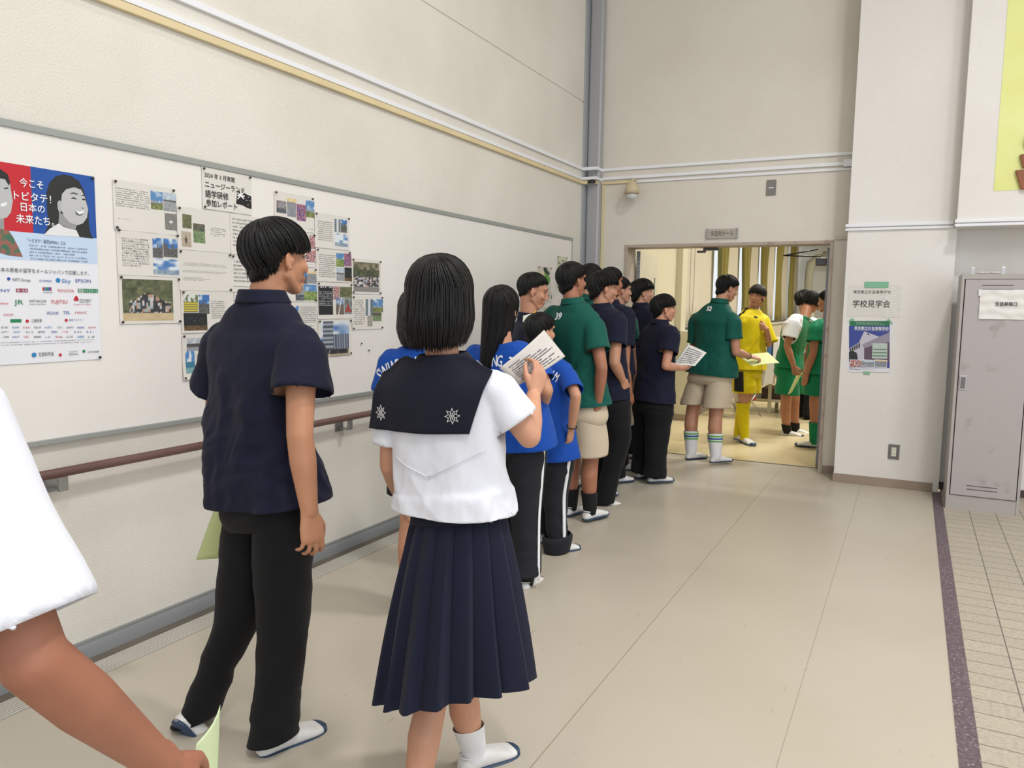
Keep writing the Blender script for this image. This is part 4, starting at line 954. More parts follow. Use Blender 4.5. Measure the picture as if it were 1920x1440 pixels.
def hair(hc, R, s, style, root, seed=1, material=None, part=0.0):
    st = STYLES[style]; rnd = random.Random(seed); mb = MB()
    EC = V((0, -.012, .030)); ER = V((.077, .096, .085))
    crown = V((part, -.42, .9)).normalized(); up = V((0, 0, 1)); Rt = R
    def surf(dv, inf): return EC+V((dv.x*ER.x, dv.y*ER.y, dv.z*ER.z))*(1+inf)
    ga = st.get('gather', 0)
    def path(phi, inf, elj=0, hj=1.0, n=12, curlin=0.0):
        az = abs(math.degrees(phi)); el = math.radians(tab(st['el'], az)+elj); hg = tab(st['hang'], az)*hj
        end = V((math.sin(phi)*math.cos(el), math.cos(phi)*math.cos(el), math.sin(el)))
        ang = crown.angle(end); pts = []
        nn = n if hg < .02 else n//2+3
        for i in range(nn):
            t = i/(nn-1); dv = (crown*math.sin((1-t)*ang)+end*math.sin(t*ang))/max(math.sin(ang), 1e-4)
            prof = min(1, .62+.9*t) if True else 1
            tail = 1-(.55 if az > 80 else .1)*max(0, t-.7)/.3 if hg < .02 else 1
            pts.append(surf(dv.normalized(), inf*prof*tail))
        if hg > .003:
            p = pts[-1]; out = V((end.x, end.y, 0)).normalized(); m_ = max(3, int(n*.8) if hg > .05 else 4)
            tang = (pts[-1]-pts[-2]).normalized()
            for i in range(1, m_+1):
                t = i/m_
                lat = (.005*(1-math.cos(min(1, t*1.6)*PI))/2-st['tuck']*.11*max(0, t-.55)**1.5*2) if hg > .05 else 0
                q = p+V((0, 0, -hg*t))+out*lat+(tang*.004*t if hg < .05 else V((0, 0, 0)))
                if ga and hg > .05: q.x = q.x*(1-ga*t)-.040*ga*2*t
                pts.append(q)
        return pts
    # under-cap
    nph = 56; rows = []
    for k in range(nph):
        phi = -PI+2*PI*k/nph; ps = path(phi, st['infl']*.62, 0, .93, 12)
        L_ = 14; # resample
        seg = [0]
        for a, b in zip(ps, ps[1:]): seg.append(seg[-1]+(b-a).length)
        row = []
        for i in range(L_):
            x = seg[-1]*i/(L_-1); j = 0
            while j < len(seg)-2 and seg[j+1] < x: j += 1
            u = (x-seg[j])/max(seg[j+1]-seg[j], 1e-6); row.append(ps[j].lerp(ps[j+1], u))
        rows.append(row)
    vs = [p for r_ in rows for p in r_]
    fs = [(k*14+i, k*14+i+1, ((k+1) % nph)*14+i+1, ((k+1) % nph)*14+i) for k in range(nph) for i in range(13)]
    mb.add(vs, fs, True)
    for c in range(st['n']):
        phi = rnd.uniform(-PI, PI); inf = st['infl']*(rnd.uniform(.62, 1.08) if rnd.random() < .9 else rnd.uniform(1.05, 1.3))
        ps = path(phi, inf, rnd.uniform(-9, 6), rnd.uniform(.9, 1.04))
        sw = rnd.uniform(-.10, .10)*(1 if style in ('bob', 'long') else 2.2); w0 = st['w']*rnd.uniform(.7, 1.3)
        n = len(ps); rr = []
        start = 0 if n < 10 else rnd.choice((0, 0, 1, 2))
        for i in range(start, n):
            p = ps[i].copy(); t = i/(n-1)
            # little swirl
            a = sw*t; ca, sa = math.cos(a), math.sin(a); q = p-EC; p = EC+V((q.x*ca-q.y*sa, q.x*sa+q.y*ca, q.z))
            ps[i] = p
        for i in range(start, n):
            t = (i-start)/(n-1-start); p = ps[i]
            tg = (ps[min(i+1, n-1)]-ps[max(i-1, start)]).normalized(); nr = (p-EC); nr = (nr-tg*nr.dot(tg)).normalized(); sd = tg.cross(nr)
            w = 1.2*w0*(min(1, t*5+.3))*(1-.8*max(0, (t-.72)/.28)**1.3); th = w*.17
            rr.append([p+sd*w, p+nr*th, p-sd*w, p-nr*th])
        mb.rings(rr, True, True)
    mb.xf(Matrix.Translation(hc) @ R.to_4x4() @ Matrix.Scale(s, 4))
    return mb.build('hair', material or m_hair, root)

def displace(me, amp, freq, seed, mask=None):
    P = arr(me); N = norms(me)
    n1 = wnoise(P*np.array(freq), seed); n1 = np.sign(n1)*np.abs(n1)**.8
    n2 = wnoise(P*np.array(freq)*1.9, seed+77, 5); n2 = .5-np.abs(n2)
    d = amp*(n1+.75*n2)
    if mask is not None: d = d*mask(P)
    setarr(me, P+N*d[:, None])
def orient_out(me):
    bm = bmesh.new(); bm.from_mesh(me); bmesh.ops.recalc_face_normals(bm, faces=bm.faces); bm.to_mesh(me); bm.free()

def shoe(root, an, td, up, s=1.0, rubber=None, name='shoe', white=None, sole_on=True):
    rubber = rubber or m_shoen; td = td.normalized(); up = (up-td*up.dot(td)).normalized(); sd = td.cross(up)
    base = an-up*.078*s-td*.062*s      # heel bottom
    keys = [(0, .012, .030), (.02, .022, .050), (.10, .031, .060), (.25, .033, .062), (.42, .039, .066), (.6, .045, .056), (.78, .046, .040), (.90, .038, .034), (.97, .022, .028), (1.0, .006, .020)]
    Ln = .262*s
    def sec(t, w, h, z0, infl=0.0, n=20):
        ring = []
        for k in range(n):
            q = 2*PI*k/n; x = math.cos(q); z = math.sin(q)
            x = math.copysign(abs(x)**.75, x); z = math.copysign(abs(z)**.75, z)
            ring.append(base+td*(Ln*t)+sd*((w*s+infl)*x)+up*(z0*s+(h*s+infl-z0*s)*(z+1)/2))
        return ring
    ks = interp([(k[0], [k[1], k[2]]) for k in keys], 26)
    ts = [i/25 for i in range(26)]
    b = MB().rings([sec(t, k[0], k[1], .006) for t, k in zip(ts, ks)]).build(name, white or m_shoew, root)
    MB().rings([sec(t, k[0]+.0045, .017, 0, 0) for t, k in zip(ts, ks)]).build('sole', rubber, b)
    MB().rings([sec(t, k[0], k[1], .006, .0016) for t, k in zip(ts, ks) if t > .87]).build('toe_cap', rubber, b)
    MB().tube([base+td*(Ln*(.155+.13*math.cos(a)))+sd*(.031*s*math.sin(a))+up*(.060+.006*abs(math.cos(a)))*s for a in np.linspace(0, 2*PI, 20)], .0035*s, 6).build('opening_rim', white or m_shoew, b)
    return b

def tube_cloth(mb, keys, nr, n=40, e=2.0, cap=False):
    """keys: (t,[center, right, fwd, rx, ry])"""
    rows = interp(keys, nr)
    R = srings([r[0] for r in rows], [r[1].normalized() for r in rows], [r[2].normalized() for r in rows], [r[3] for r in rows], [r[4] for r in rows], n, e)
    mb.rings(R, cap, True)
def solid(o, t=.004):
    m_ = o.modifiers.new('s', 'SOLIDIFY'); m_.thickness = t; m_.offset = -1; return o

def depth_of(p): return (p-V((0, 0, EYE))).dot(CF)

def person(H=1.70, foot=(0, 0), yaw=0.0, head_yaw=None, head_pitch=0.0, head_roll=0.0, hairs='short', hair_mat=None, skin=(196, 146, 120),
           top='polo', top_m=None, bottom='trousers', bottom_m=None, over=None, px=None, width=1.0, label='', group=None, socks=None, face=False,
           rubber=None, hem=.0, hands=None, voxel=.0055, fem=False, seed=1, sleeve=.62, stance=.09, toes=None, wr=1.0, longsock=False,
           shoes=True, neckhem=None, legw=1.0, eye_open=1.0, look=0.0, name='person', hem_lift=0.0, shortlen=.62, sleeve_m=None, loose=1.0, crease=1.0, cuffclean=False, sole_w=None, head_scale=1.0):
    """yaw in degrees, counter-clockwise from +Y; everything else in the person's own frame"""
    k = H/1.70; Wd = width; P = {}
    sx = .172*Wd*k*(.92 if fem else 1)
    P['pelvis'] = V((0, 0, .90*k)); P['waist'] = V((0, .0, 1.04*k)); P['chest'] = V((0, 0, 1.22*k)); P['neck'] = V((0, -.012*k, 1.425*k))
    P['head'] = V((0, .022*k, 1.575*k))
    for n_, x in (('r', 1), ('l', -1)):
        P['sh_'+n_] = V((x*sx, -.005, 1.372*k)); P['el_'+n_] = V((x*(sx+.045), -.03*k, 1.10*k)); P['wr_'+n_] = V((x*(sx+.035), .045*k, .865*k))
        P['hip_'+n_] = V((x*.088*k, 0, .885*k)); P['kn_'+n_] = V((x*stance*.95, .012, .475*k)); P['an_'+n_] = V((x*stance, -.01, .082))
    over = over or {}
    for a, b in over.items(): P[a] = V(b)
    ya = math.radians(yaw); Rz = Matrix.Rotation(ya, 3, 'Z'); F = V((foot[0], foot[1], 0))
    for a in P: P[a] = F+Rz@P[a]
    px = px or {}; px = {a: px[a] for a in sorted(px, key=lambda n: (n != 'pelvis', n != 'neck'))}
    for a, b in px.items():
        d = depth_of(P[a])+(b[2] if len(b) > 2 else 0); q = J(b[0], b[1], d)
        if a == 'pelvis':
            for c_ in ('hip_r', 'hip_l'):
                if c_ not in px: P[c_] = P[c_]+(q-P[a])
        if a == 'neck':
            for c_ in ('sh_r', 'sh_l', 'head', 'el_r', 'el_l', 'wr_r', 'wr_l'):
                if c_ not in px and c_ not in over: P[c_] = P[c_]+(q-P[a])
        P[a] = q
    if 'waist' not in px: P['waist'] = P['pelvis'].lerp(P['neck'], .267)
    if 'chest' not in px: P['chest'] = P['pelvis'].lerp(P['neck'], .61)
    right = (P['sh_r']-P['sh_l']).normalized(); upt = (P['neck']-P['pelvis']).normalized(); fwd = upt.cross(right).normalized(); right = fwd.cross(upt).normalized()
    hright = (P['hip_r']-P['hip_l']).normalized(); hup = (P['waist']-P['pelvis']).normalized(); hfwd = hup.cross(hright).normalized()
    hy = ya if head_yaw is None else math.radians(head_yaw)
    RH = (Matrix.Rotation(hy, 3, 'Z') @ Matrix.Rotation(head_pitch*PI/180, 3, 'X') @ Matrix.Rotation(head_roll*PI/180, 3, 'Y'))
    hc = P['head']; hs = (H/1.70)**.5*head_scale
    root = empty(name, F, 0, label, 'person', group)
    inv = Matrix.Translation(-F)
    made = []
    # ---- body
    mb = MB(); head_prims(mb, hc, RH, hs)
    nk = P['neck']; skull = hc+RH@V((0, -.022, -.045))*hs
    fwd_n = fwd
    kk = k*(.92 if fem else 1.0)
    mb.cone(nk-upt*.03, skull, .056*kk, .053*kk, 18)
    keys = [(0, [P['pelvis']-hup*.10*k, hright, hfwd, .10*kk, .07*kk]), (.2, [P['pelvis'], hright, hfwd, .150*kk, .105*kk]), (.45, [P['waist'], (hright+right).normalized(), (hfwd+fwd).normalized(), .125*kk, .09*kk]),
            (.75, [P['chest'], right, fwd, .150*kk, .105*kk]), (.93, [P['neck']-upt*.055*k, right, fwd, .13*kk, .07*kk]), (1, [P['neck']+upt*.005, right, fwd, .055*kk, .05*kk])]
    tube_cloth(mb, keys, 22, 28, 2.2, True)
    for n_, x in (('r', 1), ('l', -1)):
        S, E_, W_ = P['sh_'+n_], P['el_'+n_], P['wr_'+n_]
        mb.cone(P['neck']-upt*.068*k, S-upt*.006, .038*kk, .046*kk, 14)
        mb.cone(S, E_, .049*kk*wr, .038*kk*wr, 16)
        q = E_.lerp(W_, .35); mb.cone(E_, q, .038*kk*wr, .039*kk*wr, 16); mb.cone(q, W_, .039*kk*wr, .0255*kk*wr, 16)
        hd = (W_-E_).normalized(); hn = -right*x
        spec = (hands or {}).get(n_, {})
        hd = V(spec['d']).normalized() if 'd' in spec else hd
        hn = V(spec['n']).normalized() if 'n' in spec else hn
        hand_prims(mb, W_, hd, hn, x, spec.get('curl', .45), kk*.98*spec.get('s', 1.0), spec.get('spread', .35), spec.get('thumb', .3))
        hp, kn, an = P['hip_'+n_], P['kn_'+n_], P['an_'+n_]
        lw = legw
        mb.cone(hp, kn, .082*kk*lw, .054*kk*lw, 18); c1 = kn.lerp(an, .32)-0.012*fwd; mb.cone(kn, c1, .053*kk*lw, .056*kk*lw, 18); mb.cone(c1, an, .056*kk*lw, .036*kk*lw, 18)
        td = (Rz@V((math.sin(math.radians((toes or {}).get(n_, -8*x)))*1.0*-1, 1, 0)).normalized()) if not isinstance((toes or {}).get(n_), (tuple, list)) else V(toes[n_][0])
        upf = V((0, 0, 1)) if not isinstance((toes or {}).get(n_), (tuple, list)) else V(toes[n_][1])
        P['td_'+n_] = td; P['up_'+n_] = upf
        mb.cone(an-upf*.03, an+td*.11-upf*.060, .026*kk, .012*kk, 12); mb.ball(an-td*.012-upf*.045, .024*kk)
    mb.xf(inv)
    o = mb.build('body', None, root); rm = o.modifiers.new('r', 'REMESH'); rm.mode = 'VOXEL'; rm.voxel_size = voxel; rm.use_smooth_shade = True
    sm = o.modifiers.new('sm', 'SMOOTH'); sm.factor = .5; sm.iterations = 4
    me = evaluated(o); o.modifiers.clear(); o.data = me
    me.materials.clear(); me.materials.append(skin_mat(skin)); me.materials.append(m_lips)
    me.polygons.foreach_set('use_smooth', [True]*len(me.polygons))
    face_post(me, hc-F, RH, hs)
    if face: 
        face_parts(hc-F, RH, hs, root, eye_open, look)
    hair(hc-F, RH, hs, hairs, root, seed, hair_mat)
    # ---- bottoms
    bm_ = bottom_m or m_black
    if bottom in ('trousers', 'shorts', 'track'):
        mb = MB(); tp = P['waist']-hup*.03*k
        tube_cloth(mb, [(0, [P['pelvis']-hup*.105*k, hright, hfwd, .168*kk*legw, .112*kk]), (.25, [P['pelvis']-hup*.06*k, hright, hfwd, .188*kk*legw, .134*kk*legw]), (.55, [P['pelvis'], hright, hfwd, .184*kk*legw, .130*kk*legw]), (1, [tp, hright, hfwd, .152*kk, .112*kk])], 14, 44, 2.3, True)
        for n_, x in (('r', 1), ('l', -1)):
            hp, kn, an = P['hip_'+n_], P['kn_'+n_], P['an_'+n_]
            ax = (kn-hp).normalized(); ax2 = (an-kn).normalized()
            if bottom == 'shorts':
                endp = hp.lerp(kn, shortlen); wd = .118*kk*legw*loose
                ff = ax.cross(hright).normalized()*-1; rr = ff.cross(ax)*-1
                tube_cloth(mb, [(0, [hp+hup*.03, hright, hfwd, .09*kk, .10*kk]), (.15, [hp-ax*-.02, hright, hfwd, .094*kk*legw, .110*kk]), (.6, [hp.lerp(endp, .6), hright, hfwd, .105*kk*legw*loose, .118*kk*loose]), (1, [endp, hright, hfwd, wd*.90, wd*1.0])], 26, 40, 2.1)
            else:
                rr = hright; cf = hfwd; ww = legw*loose
                end = an+(kn-an).normalized()*(-.025+hem_lift)
                tube_cloth(mb, [(0, [hp+hup*.03, rr, cf, .09*kk, .10*kk]), (.12, [hp+ax*.05, rr, cf, .096*kk*ww, .108*kk*ww]), (.32, [hp.lerp(kn, .5), rr, cf, .092*kk*ww, .100*kk*ww]), (.45, [hp.lerp(kn, .8), rr, cf, .084*kk*ww, .092*kk*ww]), (.55, [kn, rr, cf, .080*kk*ww, .090*kk*ww]), (.65, [kn.lerp(end, .2), rr, cf, .076*kk*ww, .086*kk*ww]),
                                (.8, [kn.lerp(end, .55), rr, cf, .070*kk*ww, .078*kk*ww]), (1, [end, rr, cf, .072*kk*ww, .084*kk*ww])], 60, 40, 2.0)
        mb.xf(inv); me = mb.mesh('m'); orient_out(me)
        zb = min(v.co.z for v in me.vertices)
        displace(me, .006*k, (9, 9, 12), seed*13+5)
        if bottom != 'shorts': displace(me, .007, (6, 6, 38), seed*7+2, lambda Q: np.clip((.30-(Q[:, 2]-zb))/.3, 0, 1)**1.2)
        ot = new_obj('trousers' if bottom != 'shorts' else 'shorts', me, bm_, root); solid(ot)
        if bottom == 'track':
            for n_, x in (('r', 1), ('l', -1)):
                hp, kn, an = P['hip_'+n_], P['kn_'+n_], P['an_'+n_]
                pts = [hp+hright*x*.112*kk, hp.lerp(kn, .5)+hright*x*.104*kk, kn+hright*x*.093*kk, kn.lerp(an, .5)+hright*x*.084*kk, an+hright*x*.078*kk+V((0, 0, .0))]
                rows = interp([(i/4, [p]) for i, p in enumerate(pts)], 30)
                vs = []
                for r_ in rows: vs += [r_[0]-hfwd*.012-F, r_[0]+hright*x*.006-F, r_[0]+hfwd*.012-F]
                fs = [(3*i+j, 3*i+j+1, 3*i+j+4, 3*i+j+3) for i in range(29) for j in (0, 1)]
                solid(MB().add(vs, fs, True).build('side_stripe', m_print, ot), .002)
        made.append(ot)
    if socks:
        for n_ in 'rl':
            kn, an = P['kn_'+n_], P['an_'+n_]; ks = []
            hgt = {'low': .06, 'crew': .115, 'mid': .19, 'high': .36}[socks[1]]*k
            ax = (kn-an).normalized(); sl = (kn-an).length*.68
            def leg_r(h): return (.036+.020*min(1, h/sl)+.009)*kk*legw
            def leg_c(h): return an+ax*h-fwd*.012*min(1, h/sl)
            mb = MB(); td = P['td_'+n_]
            tube_cloth(mb, [(0, [an-P['up_'+n_]*.04, hright, hfwd, .036*kk*legw, .044*kk*legw])]+[(.25+.75*q, [leg_c(hgt*q), hright, hfwd, leg_r(hgt*q), leg_r(hgt*q)*1.03]) for q in (0, .33, .66, 1)], 18, 28, 2.0)
            mb.cone(an-P['up_'+n_]*.035, an+td*.08-P['up_'+n_]*.056, .031*kk, .014*kk, 12); mb.ball(an-td*.014-P['up_'+n_]*.045, .027*kk)
            mb.xf(inv); so = mb.build('sock', socks[0], root)
            if len(socks) > 2:
                for t, mm in socks[2]:
                    mb = MB(); c = leg_c(hgt*t); rr2 = leg_r(hgt*t)+.003
                    tube_cloth(mb, [(0, [c-F, hright, hfwd, rr2, rr2*1.04]), (1, [c+ax*.012-F, hright, hfwd, rr2, rr2*1.04])], 3, 28, 2.0)
                    solid(mb.build('stripe', mm, so), .002)
    if shoes:
        for n_ in 'rl':
            td, upf = P['td_'+n_], P['up_'+n_]
            shoe(root, P['an_'+n_]-F, td, upf, k**.5*.96 if not fem else k**.5*.90, rubber, white=sole_w)
    # ---- tops
    if top:
        tm = top_m or m_navy; mb = MB()
        hz = hem  # metres below pelvis centre
        hb = P['pelvis']-hup*hz
        wx = Wd*kk
        e = 2.5
        sp = abs((P['sh_r']-P['sh_l']).length)/2
        mid = (P['sh_r']+P['sh_l'])/2
        def C(t):  # along spine from pelvis to mid shoulders
            return P['pelvis'].lerp(P['waist'], t*2) if t < .5 else P['waist'].lerp(mid, (t-.5)*2)
        r2 = (hright+right).normalized(); f2 = (hfwd+fwd).normalized()
        ls = max(loose, legw*1.04)
        keys = [(0, [hb-hup*.03, hright, hfwd, max(.200*wx, .196*kk)*ls, .144*kk*ls]), (.22, [P['pelvis']+hup*max(.06*k, .05-hz), hright, hfwd, max(.188*wx, .188*kk)*ls, .136*kk*ls]), (.42, [P['waist']+hup*.03, r2, f2, .176*wx*loose, .126*kk*loose]),
                (.66, [P['chest']+upt*.02*k, right, fwd, (sp+.012), .126*kk]), (.80, [mid-upt*.03*k, right, fwd, sp+.024, .108*kk]), (.86, [mid+upt*.012*k, right, fwd, sp+.020, .094*kk]), (.895, [mid+upt*.030*k, right, fwd, sp-.006, .084*kk]),
                (.94, [mid.lerp(P['neck'], .55)+upt*.030*k, right, fwd, sp*.68, .076*kk]), (1.0, [P['neck']+upt*.012*k, right, fwd, .073*kk, .068*kk])]
        tube_cloth(mb, keys, 60, 56, e, True)
        ends = [(hb-F, -hup, .30, 0), (P['neck']+upt*.008*k-F, upt, .070, 2)]
        for n_, x in (('r', 1), ('l', -1)):
            S, E_ = P['sh_'+n_], P['el_'+n_]; ax = (E_-S).normalized(); end = S+ax*((E_-S).length*sleeve)
            a1 = (fwd-ax*fwd.dot(ax)); a1 = a1.normalized() if a1.length > .05 else upt; a2 = ax.cross(a1)
            sw = (.072 if fem else .080)*kk*loose**.5*wr**.5
            tube_cloth(mb, [(0, [S-ax*.030*k-right*x*.030, a2, a1, .028*kk, .036*kk]), (.12, [S-ax*.022*k-right*x*.022, a2, a1, .048*kk, .056*kk]), (.28, [S+ax*.006, a2, a1, .062*kk, .070*kk]), (.5, [S+ax*.045, a2, a1, sw*.88, sw*.95]), (.75, [S.lerp(end, .65), a2, a1, sw*.90, sw]), (1, [end, a2, a1, sw*.96, sw*1.08])], 24, 30, 2.0, True)
            mb.cone(P['neck']-upt*.060*k+right*x*.03, S-upt*.004, .050*kk, .056*kk, 16)
            ends.append((end-F, ax, sw*1.14, 1))
        mb.xf(inv); os_ = mb.build('shirt', None, root)
        rm = os_.modifiers.new('r', 'REMESH'); rm.mode = 'VOXEL'; rm.voxel_size = max(.0065, voxel*1.5); rm.use_smooth_shade = True
        sm = os_.modifiers.new('sm', 'SMOOTH'); sm.factor = .5; sm.iterations = 7
        me = evaluated(os_); os_.modifiers.clear(); os_.data = me
        zt = (P['neck']-F).z
        displace(me, .0130*crease, (9, 9, 5), seed*3+1, lambda Q: np.clip((zt-.10-Q[:, 2])/.25, .0, 1))
        displace(me, .0065*crease, (22, 22, 16), seed*5+1, lambda Q: np.clip((zt-.12-Q[:, 2])/.3, 0.15, 1))
        me.materials.clear(); me.materials.append(tm)
        if sleeve_m: me.materials.append(sleeve_m)
        bmj = bmesh.new(); bmj.from_mesh(me); bmj.normal_update()
        kill = []
        bmesh.ops.bisect_plane(bmj, geom=bmj.verts[:]+bmj.edges[:]+bmj.faces[:], plane_co=hb-F+hup*.002, plane_no=-hup, clear_outer=True)
        for f_ in bmj.faces:
            c = f_.calc_center_median()
            for (q, ax, rad, kd) in ends[1:]:
                dl = c-q
                if abs(dl.dot(ax)) < (.02 if kd == 2 else .03) and f_.normal.dot(ax) > (.55 if kd == 2 else .42) and dl.length < rad: kill.append(f_); break
                if kd == 1 and cuffclean and .002 < dl.dot(ax) < .04 and (dl-ax*dl.dot(ax)).length < rad*.92 and f_.normal.dot(ax) > .18: kill.append(f_); break
        bmesh.ops.delete(bmj, geom=kill, context='FACES')
        bnd = [v for v in bmj.verts if v.is_boundary]; nbr = {v: [e.other_vert(v) for e in v.link_edges if e.is_boundary] for v in bnd}
        for _ in range(10):
            newp = {v: v.co.lerp(sum((n.co for n in nbr[v]), V((0, 0, 0)))/len(nbr[v]), .5) for v in bnd if nbr[v]}
            for v, c in newp.items(): v.co = c
        for v in bmj.verts:
            if v.is_boundary:
                for (q, ax, rad, kd) in ends[2:]:
                    dl = v.co-q
                    if dl.length < rad*1.2+.03 and abs(dl.dot(ax)) < .035: v.co -= ax*dl.dot(ax)*1.0; break
        if sleeve_m:
            for f_ in bmj.faces:
                c = f_.calc_center_median()+F
                for n_ in 'rl':
                    S, E_ = P['sh_'+n_], P['el_'+n_]; ax = (E_-S).normalized(); dl = c-S; t = dl.dot(ax)
                    if (t > -.09 and (dl-ax*t).length < .115 and abs((c-P['mid']).dot(right) if 'mid' in P else (c-mid).dot(right)) > sp*.62): f_.material_index = 1
        bmj.to_mesh(me); bmj.free(); me.polygons.foreach_set('use_smooth', [True]*len(me.polygons))
        bv = BVHTree.FromPolygons([v.co.copy() for v in me.vertices], [tuple(p.vertices) for p in me.polygons])
        solid(os_); made.append(os_)
        # cuff seam + collar
        if top == 'polo':
            mb = MB()
            nb = P['neck']+upt*.008*k; cu = (upt*.9-fwd*.12).normalized()
            tube_cloth(mb, [(0, [nb, right, fwd, .086*kk, .082*kk]), (.5, [nb+cu*.022*k, right, fwd, .076*kk, .073*kk]), (.8, [nb+cu*.038*k, right, fwd, .070*kk, .068*kk]), (1, [nb+cu*.040*k, right, fwd, .064*kk, .062*kk])], 8, 40, 2.1)
            mb.xf(inv); solid(mb.build('collar', neckhem or tm, root), .005)
        elif top == 'jersey':
            mb = MB(); nb = P['neck']+upt*.012*k
            mb.tube([nb-F+right*(.074*kk*math.cos(a))+fwd*(.072*kk*math.sin(a))-upt*(.030*max(0, math.sin(a))*k) for a in np.linspace(0, 2*PI, 30)], .0065, 8); mb.build('neckband', neckhem or tm, root)
        P['bvh'] = bv; P['shirt'] = os_
    P.update(root=root, F=F, right=right, up=upt, fwd=fwd, RH=RH, hc=hc, hs=hs, hright=hright, hfwd=hfwd, hup=hup, mid=(P['sh_r']+P['sh_l'])/2)
    return P

def stamp(P, me, origin, right, up, into, material, name='lettering', off=.0035):
    """wrap a flat mesh (x,y) onto the shirt: origin/right/up are world, 'into' points into the cloth"""
    F = P['F']; bv = P['bvh']; into = into.normalized()
    for v in me.vertices:
        zc_ = v.co.z; p = origin-F+right*v.co.x+up*v.co.y-into*.25
        h = bv.ray_cast(p, into, .6)
        v.co = (h[0] if h[0] is not None else p+into*.25)-into*(off+zc_)
    o = new_obj(name, me, material, P['shirt']); return o
def arc_text(body, size, radius, span, bold=.004):
    bm = bmesh.new(); n = len(body)
    for i, ch in enumerate(body):
        if ch == ' ': continue
        a = span*(i/(n-1)-.5)
        me = text_mesh(ch, size, 'LEFT', bold); xs_ = [v.co.x for v in me.vertices]; me.transform(Matrix.Diagonal((.60, 1, 1, 1)) @ Matrix.Translation((-(min(xs_)+max(xs_))/2, 0, 0)))
        me.transform(Matrix.Rotation(-a, 4, 'Z') @ Matrix.Translation((0, radius, 0)))
        bm.from_mesh(me)
    me = bpy.data.meshes.new('a'); bm.to_mesh(me); bm.free()
    me.transform(Matrix.Translation((0, -radius, 0)))
    return me
def flat_text(body, size, bold=.003, xs=1.0):
    me = text_mesh(body, size, 'CENTER', bold, xs); return me

def paper(name, corners, material, label, bend=.0, nrm=None, cat='paper', text_lines=None, nx=14, ny=14, parent=None, group=None, thick=.0006, wave=1.0):
    """sheet from 4 world corners (bl, br, tr, tl), bent by 'bend' metres at the middle along the sheet normal"""
    bl, br, tr, tl = [V(c) for c in corners]
    N = (br-bl).cross(tl-bl).normalized() if nrm is None else nrm
    c0 = (bl+br+tr+tl)/4
    if N.dot(V((0, 0, EYE))-c0) < 0: N = -N
    def at(u, v):
        p = bl.lerp(br, u).lerp(tl.lerp(tr, u), v); return p+N*(bend*math.sin(PI*u*wave)*1.0-bend*.5)
    root = empty(name, c0, 0, label, cat, group)
    vs = [at(i/nx, j/ny)-c0 for j in range(ny+1) for i in range(nx+1)]
    fs = [(j*(nx+1)+i, j*(nx+1)+i+1, (j+1)*(nx+1)+i+1, (j+1)*(nx+1)+i) for j in range(ny) for i in range(nx)]
    o = MB().add(vs, fs, True).build('sheet', material, root); sm = o.modifiers.new('s', 'SOLIDIFY'); sm.thickness = thick; sm.offset = 0
    if text_lines:
        mb = MB(); rnd = random.Random(5)
        for (v0, u0, u1, hgt, side) in text_lines:
            u = u0
            while u < u1:
                w = rnd.uniform(.008, .022)
                if rnd.random() < .86:
                    q = []
                    for du, dv in ((0, 0), (w*.8, 0), (w*.8, 1), (0, 1)):
                        q.append(at(u+du, v0+dv*hgt*rnd.uniform(.75, 1.1))-c0+N*(.0012*side))
                    mb.poly(q)
                u += w
        mb.build('writing', mat('pen_ink', (96, 92, 96), .7), root)
    return root
# ---------------------------------------------------------------- the people
A_ = lambda *a: a
P2 = person(H=1.72, foot=(-1.86, 1.80), yaw=-8, head_yaw=-17, head_pitch=-2, hairs='bowl', skin=(196, 140, 108), voxel=.004, seed=2, width=1.04,
    label='person in navy polo and black trousers walking, looking right at the pinned reports', hem=.035, loose=1.02, crease=1.7, face=True,
    px={'head': (521, 485), 'neck': (494, 572), 'sh_l': (420, 632), 'sh_r': (566, 640), 'el_r': (562, 815, -.05), 'wr_r': (580, 958, -.12), 'pelvis': (500, 920), 'waist': (490, 830), 'chest': (490, 730),
        'hip_r': (536, 948), 'hip_l': (484, 948), 'kn_r': (530, 1170), 'an_r': (514, 1368), 'kn_l': (448, 1150, .0), 'an_l': (372, 1338, .02), 'el_l': (405, 800, .12), 'wr_l': (415, 925, .20)},
    toes={'r': ((.27, .96, 0), (0, 0, 1)), 'l': ((.10, .52, -.85), (-.05, .85, .52))}, hands={'r': dict(curl=.55, n=(-.9, .3, 0)), 'l': dict(curl=.7)}, socks=(m_blk, 'low'), sleeve=.56, hem_lift=.0, legw=.93)
paper('green_handout', (J(363, 1050, 2.72), J(424, 1046, 2.64), J(432, 930, 2.62), J(402, 940, 2.70)), mat('handout_green', (186, 196, 138), .6), 'pale green handout hanging from left hand of the walking person in navy', bend=.02)
